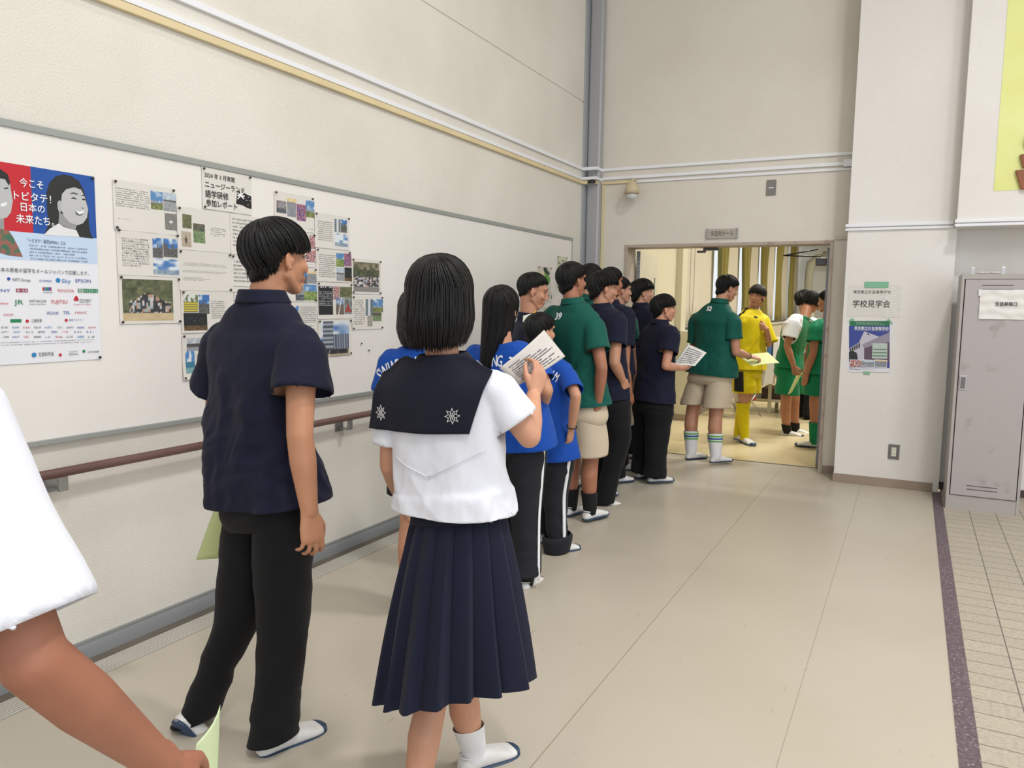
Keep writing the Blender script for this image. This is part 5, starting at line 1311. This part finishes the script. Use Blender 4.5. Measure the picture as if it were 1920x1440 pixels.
# ---- girl in sailor uniform
P3 = person(H=1.58, foot=(-1.20, 1.80), yaw=4, head_yaw=14, head_pitch=-4, hairs='bob', skin=(206, 152, 124), top='plain', top_m=m_white, bottom=None, voxel=.004, seed=4, fem=True, width=1.0,
    label='person in white sailor blouse with navy collar and pleated skirt, holding up a printed sheet', loose=1.06, hem=-.108, crease=1.5, sleeve=.70,
    px={'head': (826, 562), 'neck': (832, 682), 'sh_l': (742, 722), 'sh_r': (924, 722), 'el_r': (992, 818, .02), 'wr_r': (1000, 742, .16), 'el_l': (733, 872, .02), 'wr_l': (760, 945, .22),
        'pelvis': (858, 1025), 'waist': (858, 930), 'chest': (845, 810), 'hip_r': (892, 1040), 'hip_l': (824, 1040), 'kn_r': (868, 1290, .10), 'an_r': (888, 1404, .20), 'kn_l': (810, 1310, -.02), 'an_l': (775, 1530, -.14)},
    toes={'r': ((.45, .88, 0), (0, 0, 1)), 'l': ((.05, 1, -.1), (0, .1, 1))}, hands={'r': dict(curl=.8, d=(.12, .35, .9), n=(-.75, .3, .1)), 'l': dict(curl=.6)}, socks=(cloth_mat('white_sock', (232, 232, 236), .9, bump=.3), 'crew'))
def skirt(P):
    k = 1.58/1.70; F = P['F']; mb = MB(); nr, npl, per = 26, 17, 12; n = npl*per; rows = []
    top = P['waist']-P['hup']*.055-F; 
    R_, Fd = P['hright'], P['hfwd']
    for j in range(nr):
        t = j/(nr-1); c = top.lerp(V((top.x+.004, top.y-.01, .375)), t)
        rx = .134+.080*t**.85; ry = .112+.115*t**.85; row = []
        for i in range(n):
            th = 2*PI*i/n; ph = (i % per)/per
            pl = (ph if ph < .8 else (1-ph)*4)-.45      # knife pleat profile
            amp = .012+.035*t; w_ = .012*t*math.sin(3*th+1.2)+.010*t*math.sin(5*th+.3+2*t)
            th2 = th-.05*(ph-.5)*t+.06*t
            d = R_*math.cos(th2)*(rx+pl*amp+w_)+Fd*math.sin(th2)*(ry+pl*amp+w_)
            row.append(c+d+V((0, 0, -.012*t*math.sin(2*th+.5))))
        rows.append(row)
    o = mb.rings(rows, False, False).build('skirt', m_skirt, P['root']); so = o.modifiers.new('s', 'SOLIDIFY'); so.thickness = .004; so.offset = -1
    tb = MB(); tube_cloth(tb, [(0, [top+P['hup']*.028, R_, Fd, .132, .108]), (1, [top-P['hup']*.006, R_, Fd, .138, .116])], 4, 48, 2.1)
    solid(tb.build('waistband', m_skirt, o))
skirt(P3)
def drape(P, pts_fn, nu, nv, material, name, off, into):
    vs = [V(pts_fn(i/nu, j/nv)) for j in range(nv+1) for i in range(nu+1)]
    me = MB().add([(v.x, v.y, 0) for v in vs], [(j*(nu+1)+i, j*(nu+1)+i+1, (j+1)*(nu+1)+i+1, (j+1)*(nu+1)+i) for j in range(nv) for i in range(nu)], True).mesh()
    return me
def sailor(P):
    into = P['fwd']; right, up = P['right'], P['up']; org = P['neck']+up*.012
    nu, nv = 44, 26; F = P['F']; bv = P['bvh']; bp = {}
    G = {}; D_ = {}
    for j in range(nv, -1, -1):
        for i in range(nu+1):
            u = i/nu*2-1; v = j/nv
            hw = .170-.006*v
            x = u*hw-.045*v-.008; ytop = .016*math.sin(PI*min(1, max(0, abs(u)-.15)/.7))-.030*max(0, (abs(u)-.5)/.5)**1.5
            y = ytop+(-.185-ytop-.004*u)*v
            p = org-F+right*x+up*y-into*.3; h = bv.ray_cast(p, into, .6); below = D_.get((i, j+1))
            if h[0] is not None:
                dd = (h[0]-p).length
                if below is not None: dd = max(min(dd, below+.007), below-.006)
            else: dd = (below if below is not None else .3)+.004
            D_[(i, j)] = dd; G[(i, j)] = (p, u, v)
    for _ in range(5):
        D_ = {(i, j): sum(D_[(min(max(i+a, 0), nu), min(max(j+b, 0), nv))] for a in (-1, 0, 1) for b in (-1, 0, 1))/9 for (i, j) in G}
    for key, (p, u, v) in G.items(): G[key] = p+into*(D_[key]-.013-.002*v+.0025*math.sin(u*7+v*3)*v)
    vs = [G[(i, j)] for j in range(nv+1) for i in range(nu+1)]
    fs = [(j*(nu+1)+i, j*(nu+1)+i+1, (j+1)*(nu+1)+i+1, (j+1)*(nu+1)+i) for j in range(nv) for i in range(nu)]
    me = MB().add(vs, fs, True).mesh(); o = new_obj('sailor_collar', me, m_collar, P['root'])
    a = arr(me)
    so = o.modifiers.new('s', 'SOLIDIFY'); so.thickness = .004; so.offset = 0
    # standing neck roll over the shoulders
    nb = MB(); tube_cloth(nb, [(0, [P['neck']-F-up*.016, right, into, .082, .072]), (.5, [P['neck']-F+up*.012, right, into, .080, .074]), (1, [P['neck']-F+up*.030, right, into, .068, .066])], 6, 40, 2.1)
    solid(nb.build('neck_fold', m_collar, o), .004)
    cb = BVHTree.FromPolygons([v.co.copy() for v in me.vertices], [tuple(p.vertices) for p in me.polygons])
    for ux, vy in ((-.165, -.135), (.070, -.140)):
        mb = MB(); n = 8; outer = []
        for i in range(n*2):
            r = .021 if i % 2 == 0 else .0115
            a_ = PI*i/n; outer.append(V((math.cos(a_)*r, math.sin(a_)*r*1.05, 0)))
        for i in range(2*n):
            p, q = outer[i], outer[(i+1) % (2*n)]; mb.poly([p, q, q*.84, p*.84])
        for dx in (-.005, 0, .005):
            pts = [V((dx+.0018*math.sin(t*9), -.009+.018*t, 0)) for t in np.linspace(0, 1, 7)]
            for p, q in zip(pts, pts[1:]): mb.poly([p+V((-.0011, 0, 0)), p+V((.0011, 0, 0)), q+V((.0011, 0, 0)), q+V((-.0011, 0, 0))])
        mm = mb.mesh()
        for v in mm.vertices:
            p = org-F+right*(ux+v.co.x)+up*(vy+v.co.y)-into*.3; h = cb.ray_cast(p, into, .6)
            v.co = (h[0] if h[0] is not None else p+into*.3)-into*.004
        e_ = new_obj('emblem', mm, m_thread, o); s2 = e_.modifiers.new('s', 'SOLIDIFY'); s2.thickness = .0012
sailor(P3)
def seam(P, pts, name='seam', w=.0022, material=None, z=.0025):
    """raised stitched line on the back of the shirt; pts = (x, y) below the neck"""
    into = P['fwd']; F = P['F']; bv = P['bvh']; org = P['neck']; out = []
    for (a, b) in zip(pts, pts[1:]):
        for t in np.linspace(0, 1, 14):
            x = a[0]+(b[0]-a[0])*t; y = a[1]+(b[1]-a[1])*t
            p = org-F+P['right']*x+P['up']*y-into*.3; h = bv.ray_cast(p, into, .6)
            if h[0] is not None: out.append(h[0]-into*.0006)
    if len(out) > 2: MB().tube(out, w, 6).build(name, material or m_white, P['shirt'])
seam(P3, [(-.13, -.245), (-.02, -.295), (.14, -.225)]); seam(P3, [(-.13, -.252), (-.02, -.302), (.14, -.232)], w=.0013)
# sheet in her raised hand
m_paper = mat('printed_paper', (198, 192, 186), .7)
hx = P3['wr_r']
d_ = depth_of(hx)
paper('handout_sheet', (J(975, 722, d_+.03), J(1062, 668, d_+.12), J(1022, 618, d_+.10), J(938, 690, d_+.0)), m_paper, 'printed handout sheet with rows of writing held up by the sailor uniform person', bend=.012,
      text_lines=[(.10+.085*i, .10, (.9, .75, .85, .6, .9, .8, .7, .5, .3)[i], .038, 1) for i in range(9)])
# ---- foreground arm at the left edge
P1 = person(H=1.70, foot=(-1.30, .42), yaw=-8, hairs='short', skin=(164, 108, 84), top='plain', top_m=m_white, bottom='trousers', voxel=.004, seed=6, width=1.0,
    label='person in white short sleeved shirt cut off at left edge, only sleeve and forearm showing', hem=.04, sleeve=.87, loose=.98, wr=.94, crease=.9, cuffclean=True,
    px={'sh_r': (-132, 750), 'el_r': (62, 1238, 0), 'wr_r': (300, 1430, .12)},
    hands={'r': dict(curl=.55, n=(-.9, .2, .1), d=(.0, .42, -.9))})
print('P1', P1['sh_r'], P1['el_r'], P1['wr_r'], depth_of(P1['sh_r']), depth_of(P1['el_r']), depth_of(P1['wr_r']))
dd = depth_of(P1['wr_r'])
paper('green_flyer', (J(352, 1500, dd+.10), J(410, 1500, dd+.18), J(416, 1322, dd+.20), J(372, 1395, dd+.12)), mat('flyer_green', (200, 214, 172), .6), 'pale green flyer in the hand of the cut off person at left edge', bend=.006)
# ---------------------------------------------------------------- the queue
def team_print(P, l1=True, dy=-.115, dx=0.0, sz=.078, names=True):
    o = P['neck']; into = P['fwd']
    stamp(P, arc_text('SWIMMING TEAM', sz, .26, 1.25, .0016), o+P['up']*dy+P['right']*dx, P['right'], P['up'], into, m_print)
    stamp(P, arc_text('SUGINAMI', sz*.86, .40, .46, .0014), o+P['up']*(dy-.085)+P['right']*dx, P['right'], P['up'], into, m_print)
P4 = person(H=1.58, foot=(-1.93, 2.92), yaw=12, hairs='bob', hair_mat=m_hairb, skin=(200, 146, 116), top='plain', top_m=m_blue, bottom='shorts', voxel=.006, seed=8, fem=True, width=1.0,
    label='person in blue swim team shirt and black shorts, mostly hidden left of the sailor uniform', hem=0.04, loose=1.12, crease=.8,
    px={'head': (788, 590), 'neck': (790, 652)}, socks=(m_blk, 'low'))
team_print(P4, dy=-.085, dx=-.01)
P5 = person(H=1.60, foot=(-1.78, 3.52), yaw=-2, head_yaw=4, hairs='long', skin=(200, 146, 116), top='plain', top_m=m_blue, bottom='track', bottom_m=m_jersey, voxel=.006, seed=9, fem=True, width=1.14,
    label='person with long straight dark hair in blue swim team shirt and track trousers', hem=0.06, loose=1.16, crease=.8, rubber=m_shoer,
    px={'head': (941, 580), 'neck': (943, 645), 'pelvis': (962, 818), 'el_r': (1025, 732, -.05), 'wr_r': (1012, 775, .18), 'kn_r': (985, 960), 'an_r': (988, 1083)}, socks=(m_blk, 'low'), toes={'r': 4}, sleeve=.7, hem_lift=.05)
team_print(P5, dy=-.10, dx=-.005)
text_me = None
P6 = person(H=1.44, foot=(-1.82, 4.15), yaw=-24, head_yaw=-28, hairs='short', skin=(204, 150, 120), top='plain', top_m=m_blue, bottom='track', bottom_m=m_jersey, voxel=.006, seed=10, fem=True, width=1.10,
    label='short person in loose blue swim team shirt and rolled up track trousers with wrist band', hem=0.03, loose=1.14, crease=.8,
    px={'head': (1014, 622), 'neck': (1010, 668), 'wr_r': (1071, 806, -.08), 'el_r': (1080, 742, -.10), 'sh_r': (1062, 700), 'an_r': (1045, 1016), 'kn_r': (1042, 925), 'pelvis': (1032, 850)}, sleeve=.78, hem_lift=.03)
team_print(P6, dy=-.09, dx=.0, sz=.070)
def wristband(P, n_='r', r=.031, m=None, t=.0):
    W_, E_ = P['wr_'+n_]-P['F'], P['el_'+n_]-P['F']; ax = (W_-E_).normalized(); a = ax.orthogonal().normalized(); b = ax.cross(a); c = W_-ax*.02
    MB().tube([c+(a*math.cos(q)+b*math.sin(q))*r for q in np.linspace(0, 2*PI, 22)], .0032, 6).build('wristband', m or m_blk, P['root'])
wristband(P6, r=.028)
c6 = P6['an_r']-P6['F']
mb = MB(); tube_cloth(mb, [(0, [c6+V((0, 0, .045)), P6['hright'], P6['hfwd'], .066, .082]), (.15, [c6+V((0, 0, .03)), P6['hright'], P6['hfwd'], .076, .095]), (1, [c6+V((0, 0, -.055)), P6['hright'], P6['hfwd'], .062, .080])], 8, 36, 2.0)
solid(mb.build('rolled_cuff', m_jersey, P6['root']))
P7 = person(H=1.70, foot=(-2.24, 4.52), yaw=-50, head_yaw=-62, head_pitch=-14, hairs='crop', skin=(190, 136, 108), top='polo', voxel=.005, seed=11,
    label='person with cropped hair in navy polo by the board, looking down to the right', px={'head': (1000, 546), 'neck': (992, 600)}, face=True, eye_open=.5)
P8 = person(H=1.735, foot=(-1.93, 4.83), yaw=-18, head_yaw=-30, hairs='short', skin=(170, 114, 88), top='polo', top_m=m_green, bottom='shorts', bottom_m=m_khaki, voxel=.006, seed=12, width=1.06,
    label='person in dark green polo numbered 39 with khaki shorts and black socks', hem=-0.01, loose=1.02, shortlen=.86,
    px={'head': (1073, 526), 'neck': (1075, 572), 'sh_r': (1112, 604), 'el_r': (1128, 690, -.05), 'wr_r': (1122, 752, -.05), 'kn_r': (1107, 865), 'an_r': (1106, 953), 'hip_r': (1105, 770), 'pelvis': (1090, 762)}, socks=(m_blk, 'crew'), toes={'r': 2})
stamp(P8, flat_text('39', .062, .003), P8['neck']-P8['up']*.085-P8['right']*.045, P8['right'], P8['up'], P8['fwd'], m_print)
P9 = person(H=1.74, foot=(-2.42, 5.68), yaw=-20, head_yaw=-35, hairs='short', skin=(196, 146, 120), top='polo', top_m=m_green, bottom='shorts', bottom_m=m_khaki, voxel=.008, seed=13,
    label='person in green polo whose head shows just behind the one numbered 39', px={'head': (1108, 524), 'neck': (1106, 566)}, socks=(m_blk, 'low'))
P10 = person(H=1.71, foot=(-1.93, 5.36), yaw=-30, head_yaw=-52, head_pitch=-6, hairs='swept', skin=(196, 142, 114), top='polo', voxel=.006, seed=14,
    label='person with swept dark hair in navy polo and black trousers right behind the 39 shirt', hem=0.01, face=True, loose=1.0,
    px={'head': (1132, 541), 'neck': (1128, 581), 'el_r': (1152, 680, -.05), 'wr_r': (1167, 712, -.03), 'an_r': (1133, 936), 'pelvis': (1138, 745)}, socks=(m_blk, 'low'), toes={'r': -8}, eye_open=.6)
P11 = person(H=1.74, foot=(-2.16, 5.98), yaw=-24, head_yaw=-40, hairs='short', skin=(176, 118, 88), top='polo', voxel=.007, seed=15,
    label='person in navy polo squeezed in the middle of the queue, bare forearm hanging', hem=0.03, px={'head': (1146, 530), 'neck': (1144, 573), 'el_r': (1171, 690, -.05), 'wr_r': (1180, 735, -.02)}, socks=(m_blk, 'low'))
P12 = person(H=1.70, foot=(-2.34, 6.50), yaw=-42, head_yaw=-52, hairs='short', skin=(204, 150, 124), top='polo', top_m=m_green, bottom='shorts', bottom_m=m_khaki, voxel=.006, seed=16, face=True,
    label='person in green polo with pink cheek and khaki shorts in middle of queue', hem=0.04, shortlen=.84,
    px={'head': (1163, 545), 'neck': (1160, 585), 'an_r': (1170, 866), 'kn_r': (1166, 800), 'wr_r': (1188, 712), 'el_r': (1184, 665), 'hip_r': (1172, 715)}, socks=(m_blk, 'crew'), toes={'r': -28}, eye_open=.6)
P13 = person(H=1.71, foot=(-2.22, 6.98), yaw=-34, head_yaw=-60, hairs='swept', skin=(204, 152, 124), top='polo', voxel=.006, seed=17, face=True,
    label='person in navy polo at the left door jamb with fringe sticking forward', hem=0.05, px={'head': (1205, 549), 'neck': (1202, 577)}, socks=(m_blk, 'low'), eye_open=.6)
P14 = person(H=1.56, foot=(-1.87, 6.16), yaw=-38, head_yaw=-58, head_pitch=0, hairs='bowl', skin=(204, 146, 118), top='polo', voxel=.006, seed=18, face=True,
    label='short person in navy polo and wide black trousers holding white papers at the doorway', hem=0.0, loose=1.14, legw=1.12,
    px={'head': (1245, 579), 'neck': (1238, 609), 'el_r': (1248, 686, -.04), 'wr_r': (1277, 690, .03), 'pelvis': (1224, 752)}, hands={'r': dict(curl=.9, n=(-.3, .5, .8))}, socks=(m_blk, 'low'), toes={'r': -6, 'l': -4}, eye_open=.6)
P15 = person(H=1.75, foot=(-1.68, 7.20), yaw=-30, head_yaw=-52, head_pitch=-18, hairs='short', skin=(200, 146, 118), top='polo', top_m=m_green, bottom='shorts', bottom_m=m_khaki, voxel=.0055, seed=19, width=1.06, face=True,
    label='person in dark green polo numbered 52 with striped white socks in the doorway', hem=0.015, loose=1.04, shortlen=.80, legw=1.12, stance=.13,
    px={'head': (1364, 541), 'neck': (1349, 570), 'sh_r': (1374, 597), 'sh_l': (1306, 597), 'el_r': (1380, 660, .02), 'wr_r': (1404, 668, .24), 'el_l': (1300, 668, .05), 'wr_l': (1318, 700, .30), 'an_r': (1342, 852), 'an_l': (1296, 846), 'kn_r': (1342, 780), 'kn_l': (1298, 772), 'pelvis': (1333, 700), 'hip_r': (1350, 706), 'hip_l': (1316, 706)},
    hands={'r': dict(curl=.8, n=(-.2, .3, -.9), d=(.8, .5, -.15))}, socks=(cloth_mat('white_sock', (232, 232, 236), .9, bump=.3), 'mid', [(.60, mat('sock_green', (92, 176, 74), .9)), (.72, mat('sock_blue', (30, 72, 160), .9)), (.84, mat('sock_green', (92, 176, 74), .9))]), toes={'r': -8, 'l': -4}, eye_open=.4)
stamp(P15, flat_text('52', .055, .004), P15['neck']-P15['up']*.070-P15['right']*.03, P15['right'], P15['up'], P15['fwd'], m_print)
wristband(P15, r=.030)
P16 = person(H=1.72, foot=(-1.53, 8.50), yaw=-112, head_yaw=-188, head_pitch=2, head_roll=-6, hairs='bowl', skin=(206, 150, 118), top='jersey', top_m=m_yel, bottom='shorts', bottom_m=m_yel, voxel=.0055, seed=20, width=1.0, face=True, neckhem=m_blk,
    label='smiling person in yellow goalkeeper jersey numbered 1 with yellow socks inside the hall', hem=0.015, loose=1.10, shortlen=.72, sleeve=.98,
    px={'head': (1419, 556), 'neck': (1410, 581), 'el_l': (1441, 645, -.12), 'wr_l': (1437, 617, -.26), 'el_r': (1384, 650, .06), 'wr_r': (1386, 690, .10), 'pelvis': (1402, 690), 'kn_r': (1394, 752), 'kn_l': (1398, 752), 'an_r': (1396, 818), 'an_l': (1384, 812), 'sh_r': (1390, 598), 'sh_l': (1428, 596)},
    hands={'l': dict(curl=1.0, d=(-.85, -.05, .35), n=(.2, .95, .1))}, socks=(m_yel, 'high'), toes={'r': -28, 'l': -20}, eye_open=.7)
P17 = person(H=1.70, foot=(-1.20, 9.35), yaw=-78, head_yaw=-70, head_pitch=-40, hairs='shag', skin=(184, 126, 98), top='jersey', top_m=m_socc, bottom='shorts', bottom_m=m_socc, voxel=.0045, seed=21, width=1.05, neckhem=m_white, sleeve_m=m_white,
    label='person in green soccer kit with white sleeves bending forward inside the hall', hem=0.0, loose=1.10, shortlen=.76, legw=1.08, sleeve=.7,
    px={'head': (1524, 567, .1), 'neck': (1510, 597), 'chest': (1494, 622), 'waist': (1482, 660), 'pelvis': (1478, 690), 'hip_r': (1478, 697), 'hip_l': (1484, 695), 'sh_r': (1488, 600, -.1), 'sh_l': (1520, 612, .2), 'el_r': (1476, 648, -.1), 'wr_r': (1488, 686, -.1), 'el_l': (1516, 660, .1), 'wr_l': (1506, 692, .05), 'kn_r': (1474, 752, 0), 'kn_l': (1490, 748, .1), 'an_r': (1475, 806), 'an_l': (1491, 802, .1)},
    hands={'r': dict(curl=.6)}, socks=(m_blk, 'low'), toes={'r': -4, 'l': -12})
P18 = person(H=1.70, foot=(-1.20, 10.78), yaw=-40, head_yaw=-60, hairs='shag', skin=(190, 140, 112), top='plain', top_m=m_white, bottom='trousers', voxel=.008, seed=22,
    label='person in white shirt and black trousers almost hidden behind the bending soccer player', hem=.02, px={'head': (1508, 562), 'neck': (1512, 597)}, sole_w=m_blk, rubber=m_blk)
P19 = person(H=1.70, foot=(-.80, 8.62), yaw=58, head_yaw=70, hairs='short', skin=(184, 128, 100), top='jersey', top_m=m_socc, bottom='shorts', bottom_m=m_socc, voxel=.0065, seed=23,
    label='person in green soccer jersey numbered 10 cut off by the right door leaf', hem=0.0, loose=1.1, shortlen=.72, px={'head': (1552, 566), 'neck': (1552, 600), 'pelvis': (1546, 700)}, socks=(m_socc, 'mid'), toes={'l': 30})
def number(P, s, size, y, x, sign=1, m=None):
    """sign 1 = back, -1 = chest"""
    stamp(P, flat_text(s, size, .004), P['neck']+P['up']*y+P['right']*x*sign, P['right']*sign, P['up'], P['fwd']*sign, m or m_print)
number(P16, '1', .11, -.20, .02, -1, m_blk); number(P19, '10', .24, -.24, -.03, 1)
number(P17, '20', .09, -.24, .02, -1)
# black shoulder bands and emblem on the yellow jersey
for q in ('r', 'l'):
    S = P16['sh_'+q]; x = 1 if q == 'r' else -1; F = P16['F']; pts = [P16['neck']+P16['right']*x*.09+P16['up']*.01, S+P16['up']*.050, S+P16['right']*x*.05+P16['up']*.02]
    out = []
    for a, b in zip(pts, pts[1:]):
        for t in np.linspace(0, 1, 10):
            p = a.lerp(b, t)-F; h = P16['bvh'].find_nearest(p)
            out.append(h[0]+h[1]*.001)
    MB().tube(out, .011, 8).build('shoulder_band', m_blk, P16['shirt'])
stamp(P16, flat_text('~', .09, .006), P16['neck']-P16['up']*.10+P16['right']*.07, -P16['right'], P16['up'], -P16['fwd'], m_blk, 'emblem')
me_ = MB().poly([(-.018, -.022, 0), (.018, -.022, 0), (.022, .01, 0), (.0, .028, 0), (-.022, .01, 0)]).mesh()
stamp(P17, me_, P17['neck']-P17['up']*.13-P17['right']*.06, -P17['right'], P17['up'], -P17['fwd'], mat('crest_red', (150, 50, 60), .6), 'emblem')
hp_, kn_ = P16['hip_r']-P16['F'], P16['kn_r']-P16['F']; vs = []
for t in np.linspace(.02, .66, 10):
    c = hp_.lerp(kn_, t)
    for q in (-.10, .12, .34, .56): vs.append(c+P16['hright']*math.cos(q)*(.136+.014*t)+P16['hfwd']*math.sin(q)*(.150+.014*t))
solid(MB().add(vs, [(4*i+j, 4*i+j+1, 4*i+j+5, 4*i+j+4) for i in range(9) for j in range(3)], True).build('side_panel', m_blk, [c for c in P16['root'].children if c.name.startswith('shorts')][0]), .002)
# papers in hands
dq = depth_of(P14['wr_r'])
paper('handout_sheet', (J(1262, 684, dq+.02), J(1303, 686, dq-.02), J(1325, 661, dq+.10), J(1290, 645, dq+.18)), mat('white_paper', (228, 226, 222), .6), 'white printed sheets held by the short person at the doorway', bend=.004,
      text_lines=[(.12+.1*i, .12, .88, .05, 1) for i in range(8)])
dq = depth_of(P15['wr_r'])
paper('green_flyer', (J(1411, 686, dq-.10), J(1462, 680, dq+.02), J(1440, 660, dq+.35), J(1386, 668, dq+.24)), mat('flyer_yellow_green', (206, 216, 150), .6), 'yellow green flyer held out by the person numbered 52', bend=.008)
dq = depth_of(P17['wr_r'])
paper('green_flyer', (J(1478, 740, dq-.04), J(1487, 732, dq+.04), J(1509, 694, dq+.06), J(1494, 705, dq-.02)), mat('flyer_yellow_green', (206, 216, 150), .6), 'curled yellow green flyer held low by the bending soccer player', bend=.015)
dq = depth_of(P7['neck'])
paper('folded_leaflet', (J(980, 604, dq-.26), J(996, 600, dq-.22), J(996, 588, dq-.22), J(981, 592, dq-.26)), mat('leaflet_cream', (220, 224, 205), .6), 'small cream leaflet held at chest by the cropped hair person at the board')
paper('yellow_card', (J(1000, 598, dq-.20), J(1007, 594, dq-.16), J(1005, 582, dq-.16), J(999, 588, dq-.20)), mat('card_yellow', (222, 190, 40), .5), 'yellow and red card peeking up beside the cropped hair person')

# ---------------------------------------------------------------- hall furniture
dk = empty('work_table', (-1.70, 11.0, 0), 0, 'cream framed table with lower shelf standing in the hall behind the goalkeeper', 'table')
m_tbl = mat('table_cream', (196, 188, 160), .5)
MB().box(-.45, 1.0, 0, .75, .73, .76).build('tabletop', mat('table_top', (226, 222, 206), .4), dk, .003)
for x in (-.43, .02, .96):
    for y in (0.02, .70): MB().box(x-.022, x+.022, y-.022, y+.022, 0, .73).build('leg', m_tbl, dk)
MB().box(-.43, .96, 0, .03, .16, .20).box(-.43, .96, .69, .72, .16, .20).build('rail', m_tbl, dk)
MB().box(-.43, .96, .03, .69, .17, .18).build('lower_shelf', mat('shelf_grey', (90, 82, 72), .6), dk)
for i, (x, z, w_, h_) in enumerate(((-.10, .185, .28, .16), (.22, .185, .30, .22), (.60, .185, .3, .14), (.24, .408, .26, .10))):
    MB().box(-1.70+x, -1.70+x+w_, 11.06, 11.55, z, z+h_).build('storage_box', mat('box_dark_%d' % (i % 2), ((66, 48, 40), (50, 48, 50))[i % 2], .6), None, .004)
    tag([o for o in bpy.data.objects if o.name.startswith('storage_box')][-1], ('dark box under the hall table, leftmost on its shelf', 'tall dark box under the hall table, second from left', 'low dark box at the right end under the hall table', 'small dark box lying on top of another under the hall table')[i], 'box', 'dark boxes under the hall table')
for i, (x, w_, h_) in enumerate(((-.16, .10, .30), (-.05, .05, .26), (.02, .07, .28))):
    o = MB().box(-1.70+x, -1.70+x+w_, 11.10, 11.35, .762, .762+h_).build('binder', mat('binder_%d' % i, ((232, 232, 230), (70, 110, 165), (222, 220, 214))[i], .5), None, .003)
    tag(o, ('wide white file binder on hall table, leftmost', 'blue file binder between two white ones on hall table', 'narrow white file binder right of the blue one')[i], 'binder', 'file binders on the hall table')
bx = empty('monitor_box', (-1.78, 10.93, .30), 0, 'white upright box panel leaning at front of the hall table', 'box')
MB().box(0, .17, -.16, -.03, .13, .45).build('body', mat('box_white', (228, 226, 218), .5), bx, .004)
fc = empty('folding_chair', (-1.98, 10.45, 0), -.5, 'grey steel tube folding chair behind the goalkeeper in the hall', 'chair')
m_st = mat('chair_steel', (190, 190, 192), .25, metal=.9)
for x in (-.2, .2):
    MB().tube([(x, -.22, .02), (x, .20, .44)], .011).build('leg', m_st, fc); MB().tube([(x*.92, .22, .02), (x*.92, -.18, .44)], .011).build('leg', m_st, fc)
MB().tube([(-.2, -.22, .02), (.2, -.22, .02)], .011).build('foot_bar', m_st, fc)
MB().box(-.2, .2, -.2, .2, .43, .46).build('seat', mat('seat_grey', (150, 150, 150), .6), fc, .012)
MB().box(-.19, .19, .24, .26, .62, .80).build('backrest', MATS['seat_grey'], fc, .01); 
for x in (-.2, .2): MB().tube([(x, .20, .44), (x, .26, .80)], .011).build('back_post', m_st, fc)
bag = MB().ball(J(1414, 746, 10.35), (.03, .03, .035)).build('orange_pouch', mat('orange_red', (190, 80, 40), .6)); tag(bag, 'small orange pouch by the hall table leg', 'pouch')
# air duct and cabinet at far right of hall
du = empty('air_duct', (-.9, 20.9, 0), 0, 'large cream bent air duct pipe at the far hall corner', 'air duct')
m_du = mat('duct_cream', (214, 212, 196), .45)
b = J(1524, 530, 20.3); 
MB().tube([V((b.x, 20.9, 1.0))-V((-.9, 20.9, 0)), V((b.x, 20.9, 2.35))-V((-.9, 20.9, 0)), V((b.x+.03, 20.9, 2.55))-V((-.9, 20.9, 0)), V((b.x+.15, 20.9, 2.68))-V((-.9, 20.9, 0)), V((b.x+1.4, 20.9, 2.70))-V((-.9, 20.9, 0))], [.10, .10, .105, .105, .10], 18).build('pipe', m_du, du)
MB().tube([V((b.x+.30, 20.9, 2.7))-V((-.9, 20.9, 0)), V((b.x+1.4, 20.9, 2.7))-V((-.9, 20.9, 0))], .16, 18).build('wide_section', m_du, du)
cb_ = empty('cabinet', (-2.465, 19.8, 0), 0, 'tall cream cabinet by the far hall window corner', 'cabinet')
MB().box(0, .36, 0, .5, 0, 1.56).build('body', m_du, cb_, .01); MB().box(.02, .34, -.015, 0, .05, 1.5).build('door', m_du, cb_, .005)
MB().box(.36, 1.9, .05, .5, 0, 1.22).build('side_unit', m_du, cb_, .01)
